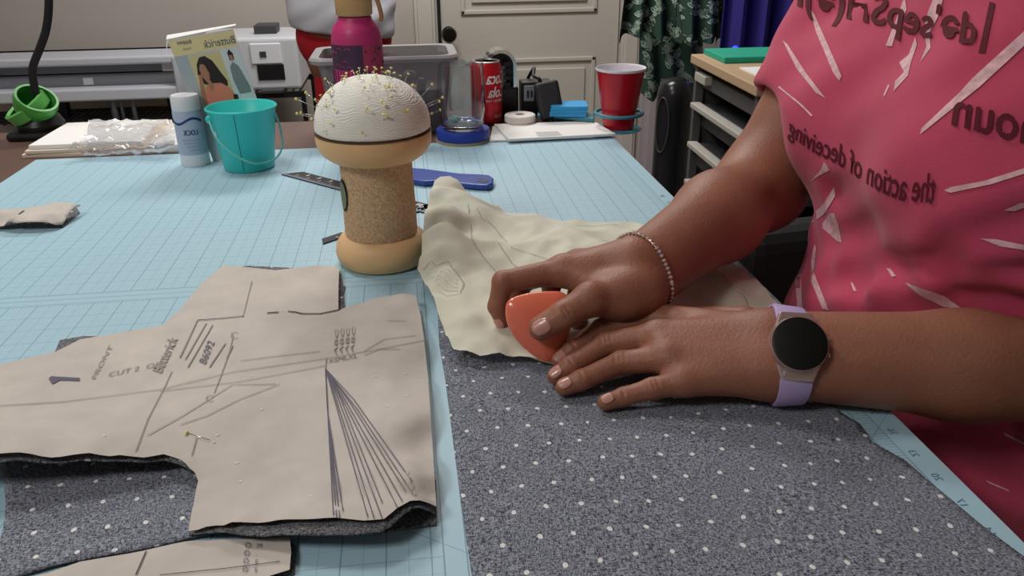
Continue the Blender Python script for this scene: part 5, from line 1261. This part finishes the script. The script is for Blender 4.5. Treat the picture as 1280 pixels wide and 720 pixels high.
obj('watch_face', lathe(BM(), [(.0190, .0096), (.0188, .0104), (.0170, .0110), (0, .0112)], (0, 0), 64, M=Mw), mat('watch_glass', (10, 11, 12), .45), wt, smooth=50)
for s in (-1, 1):
    b = BM(); prism(b, [Mw @ Vector(p) for p in ((-.0175, s*.008, .001), (-.011, s*.0250, -.004), (.011, s*.0250, -.004), (.0175, s*.008, .001))], tuple((Rm.to_3x3() @ Vector((0, 0, .006)))))
    obj('lug', b, m_rose, wt, bevel=.0015)
for s in (-.006, .006):
    M_ = Mw @ Matrix.Translation((.0200, s, .005)) @ Matrix.Rotation(math.pi/2, 4, 'Y'); obj('side_button', lathe(BM(), [(.0016, 0), (.0016, .0012), (.001, .0016)], (0, 0), 12, M=M_), m_rose, wt, smooth=40)
# ------------------------------------------------------------------ bracelet of small stones
axr = (ER-RW_)/np.linalg.norm(ER-RW_); bc = RW_+axr*.012
axr2 = axr+np.array([.0, -.22, -.05]); axr2 /= np.linalg.norm(axr2)
u0 = np.cross(axr2, [0, 0, 1]); u0 /= np.linalg.norm(u0); v0 = np.cross(axr2, u0)
br = empty('bracelet', tuple(bc), 'silver and rose bracelet of small stones on the far wrist', 'bracelet')
m_stone = mat('stone', (226, 206, 202), .15, metal=.5); bp_ = []
for k in range(240):
    th = 2*math.pi*k/240; d = u0*math.cos(th)+v0*math.sin(th); r = np.linspace(.005, .06, 150); v = armR(bc[None]+d[None]*r[:, None]); i = np.argmax(v > 0); bp_.append(Vector(bc+d*(r[i]+.0016)))
for _ in range(6): bp_ = [(bp_[i-2]+bp_[i-1]+bp_[i]+bp_[(i+1) % 240]+bp_[(i+2) % 240])/5 for i in range(240)]
obj('chain', tube(BM(), bp_, .0009, 6, closed=True), mat('rose_metal', (190, 140, 120), .25, metal=1), br, smooth=60)
Lb = sum((bp_[i]-bp_[i-1]).length for i in range(240)); nb = int(Lb/.0038); acc = 0; nx_ = 0; st0 = None
for i in range(240):
    if acc >= nx_:
        if st0 is None:
            b = BM(); sphere(b, (0, 0, 0), .0018, 6, 4); st0 = obj('stone', b, m_stone, br); st0.location = bp_[i]-Vector(bc)
            st0.data.transform(Matrix.Translation(Vector(bc)))
            s1 = st0
        else: s1 = st0.copy(); COL.objects.link(s1); s1.parent = br; s1.location = bp_[i]-Vector(bc)
        s1.rotation_euler = (random.random()*3, random.random()*3, random.random()*3)
        nx_ += .0038
    acc += (bp_[(i+1) % 240]-bp_[i]).length
# ------------------------------------------------------------------ coral tool held by the far hand
m_cor = mat('coral_plastic', (236, 122, 96), .22, coat=.5)
tipw = P(683, 452, .0065); cu_ = Vector((1, .06, 0)).normalized(); cv_ = Vector((-.02, .40, .9)).normalized(); cn_ = cu_.cross(cv_).normalized()
if cn_.y > 0: cn_ = -cn_
def onplane(px, py):
    d = Vector(ray(px, py)); t = (tipw-Vector(CAM)).dot(cn_)/d.dot(cn_); q = Vector(CAM)+d*t; return ((q-tipw).dot(cu_), (q-tipw).dot(cv_))
oc = [onplane(*p) for p in [(683, 453), (669, 446), (653, 433), (640, 417), (633, 400), (632, 384), (636, 375), (646, 370), (663, 366), (687, 364), (704, 366), (714, 378), (715, 396), (711, 418), (703, 438), (694, 450)]]
oc = [(p.x, p.y) for p in smoothpts([Vector((x, y, 0)) for x, y in oc], 4, closed=True)]
cxx = sum(p[0] for p in oc)/len(oc); cyy = sum(p[1] for p in oc)/len(oc); b = BM(); rings = []
for s, h in ((1.0, -.0012), (1.0, .0), (.985, .0010), (.93, .0022), (.8, .0040), (.6, .0058), (.4, .0068), (.2, .0073)):
    rings.append([tipw+cu_*(cxx+(x-cxx)*s)+cv_*(cyy+(y-cyy)*s)+cn_*h for x, y in oc])
loft(b, rings, cap0=True, cap1=True); bmesh.ops.recalc_face_normals(b, faces=b.faces)
o = obj('marking_tool', b, m_cor, origin=tuple(tipw), smooth=60); tag(o, 'glossy coral plastic marking tool pinched between thumb and finger', 'marking tool')
# ------------------------------------------------------------------ person at the back
kid = empty('person', (-.18, 2.55, FZ), 'person in white shirt and red shorts by the back wall, behind the grey bin', 'person')
kx, ky = -.178, 2.55
kb_ = blend([(ell((kx, ky, -.03), (.12, .09, .13)), .04), (ell((kx, ky-.02, .10), (.13, .10, .17)), .05), (ell((kx, ky-.03, .27), (.13, .09, .10)), .04), (cone((kx, ky-.03, .34), (kx, ky-.04, .42), .04, .04), .03), (ell((kx, ky-.05, .50), (.075, .085, .10)), .02),
             (cone((kx-.035, ky, -.15), (kx-.035, ky, -.5), .055, .042), .02), (cone((kx+.06, ky, -.15), (kx+.065, ky, -.5), .058, .042), .02), (cone((kx-.035, ky, -.5), (kx-.035, ky+.02, FZ+.06), .042, .03), .01), (cone((kx+.065, ky, -.5), (kx+.065, ky+.02, FZ+.06), .042, .03), .01),
             (cone((kx-.035, ky+.02, FZ+.03), (kx-.035, ky-.12, FZ+.025), .03, .024), .02), (cone((kx+.065, ky+.02, FZ+.03), (kx+.065, ky-.12, FZ+.025), .03, .024), .02),
             (cone((kx-.13, ky-.0, .30), (kx-.12, ky+.10, .14), .036, .03), .03), (cone((kx-.12, ky+.10, .14), (kx-.04, ky+.20, .16), .028, .02), .02), (cone((kx+.13, ky-.0, .30), (kx+.12, ky+.10, .14), .036, .03), .03), (cone((kx+.12, ky+.10, .14), (kx+.04, ky+.20, .16), .028, .02), .02)])
mesh_obj('body', [surface(kb_, (kx-.3, ky-.3, FZ), (kx+.3, ky+.25, .65), .008)], m_skin, kid, 2)
ks = blend([(ell((kx, ky-.015, .09), (.148, .118, .15)), .04), (ell((kx, ky-.03, .27), (.145, .105, .11)), .04), (cone((kx-.13, ky, .30), (kx-.125, ky+.08, .17), .05, .05), .03), (cone((kx+.13, ky, .30), (kx+.125, ky+.08, .17), .05, .05), .03)])
def kshirt(p): return np.maximum(ks(p)-.012+.004*np.sin(p[:, 0]*28+p[:, 2]*40+2*np.sin(p[:, 0]*15))+.002*np.sin(p[:, 2]*90-p[:, 0]*50), -(p[:, 2]-.035+.10*(p[:, 0]-kx)**2-(.35)*(p[:, 0]-kx)*-.35))
mesh_obj('shirt', [surface(kshirt, (kx-.3, ky-.3, -.1), (kx+.3, ky+.2, .5), .007)], mat('white_tee', (226, 228, 238), .9), kid, 2)
kt = blend([(ell((kx, ky, .02), (.142, .112, .125)), .04), (cone((kx-.035, ky, -.10), (kx-.035, ky, -.30), .068, .068), .03), (cone((kx+.06, ky, -.10), (kx+.062, ky, -.30), .07, .07), .03)])
mesh_obj('shorts', [surface(lambda p: np.maximum(np.maximum(kt(p), -(p[:, 2]+.26)), p[:, 2]-.05), (kx-.3, ky-.3, -.4), (kx+.3, ky+.2, .1), .007)], mat('red_shorts', (190, 30, 44), .8), kid, 2)
mesh_obj('hair', [surface(blend([(ell((kx, ky-.035, .525), (.083, .088, .092)), .01)], [(ell((kx, ky-.14, .48), (.07, .07, .09)), .01)]), (kx-.15, ky-.2, .38), (kx+.15, ky+.1, .66), .006)], mat('child_hair', (26, 20, 18), .8), kid)
# ------------------------------------------------------------------ view
SC.view_settings.view_transform = 'Standard'; SC.view_settings.look = 'None'; SC.view_settings.gamma = 1; SC.view_settings.use_curve_mapping = False
SC.view_settings.exposure = -0.17
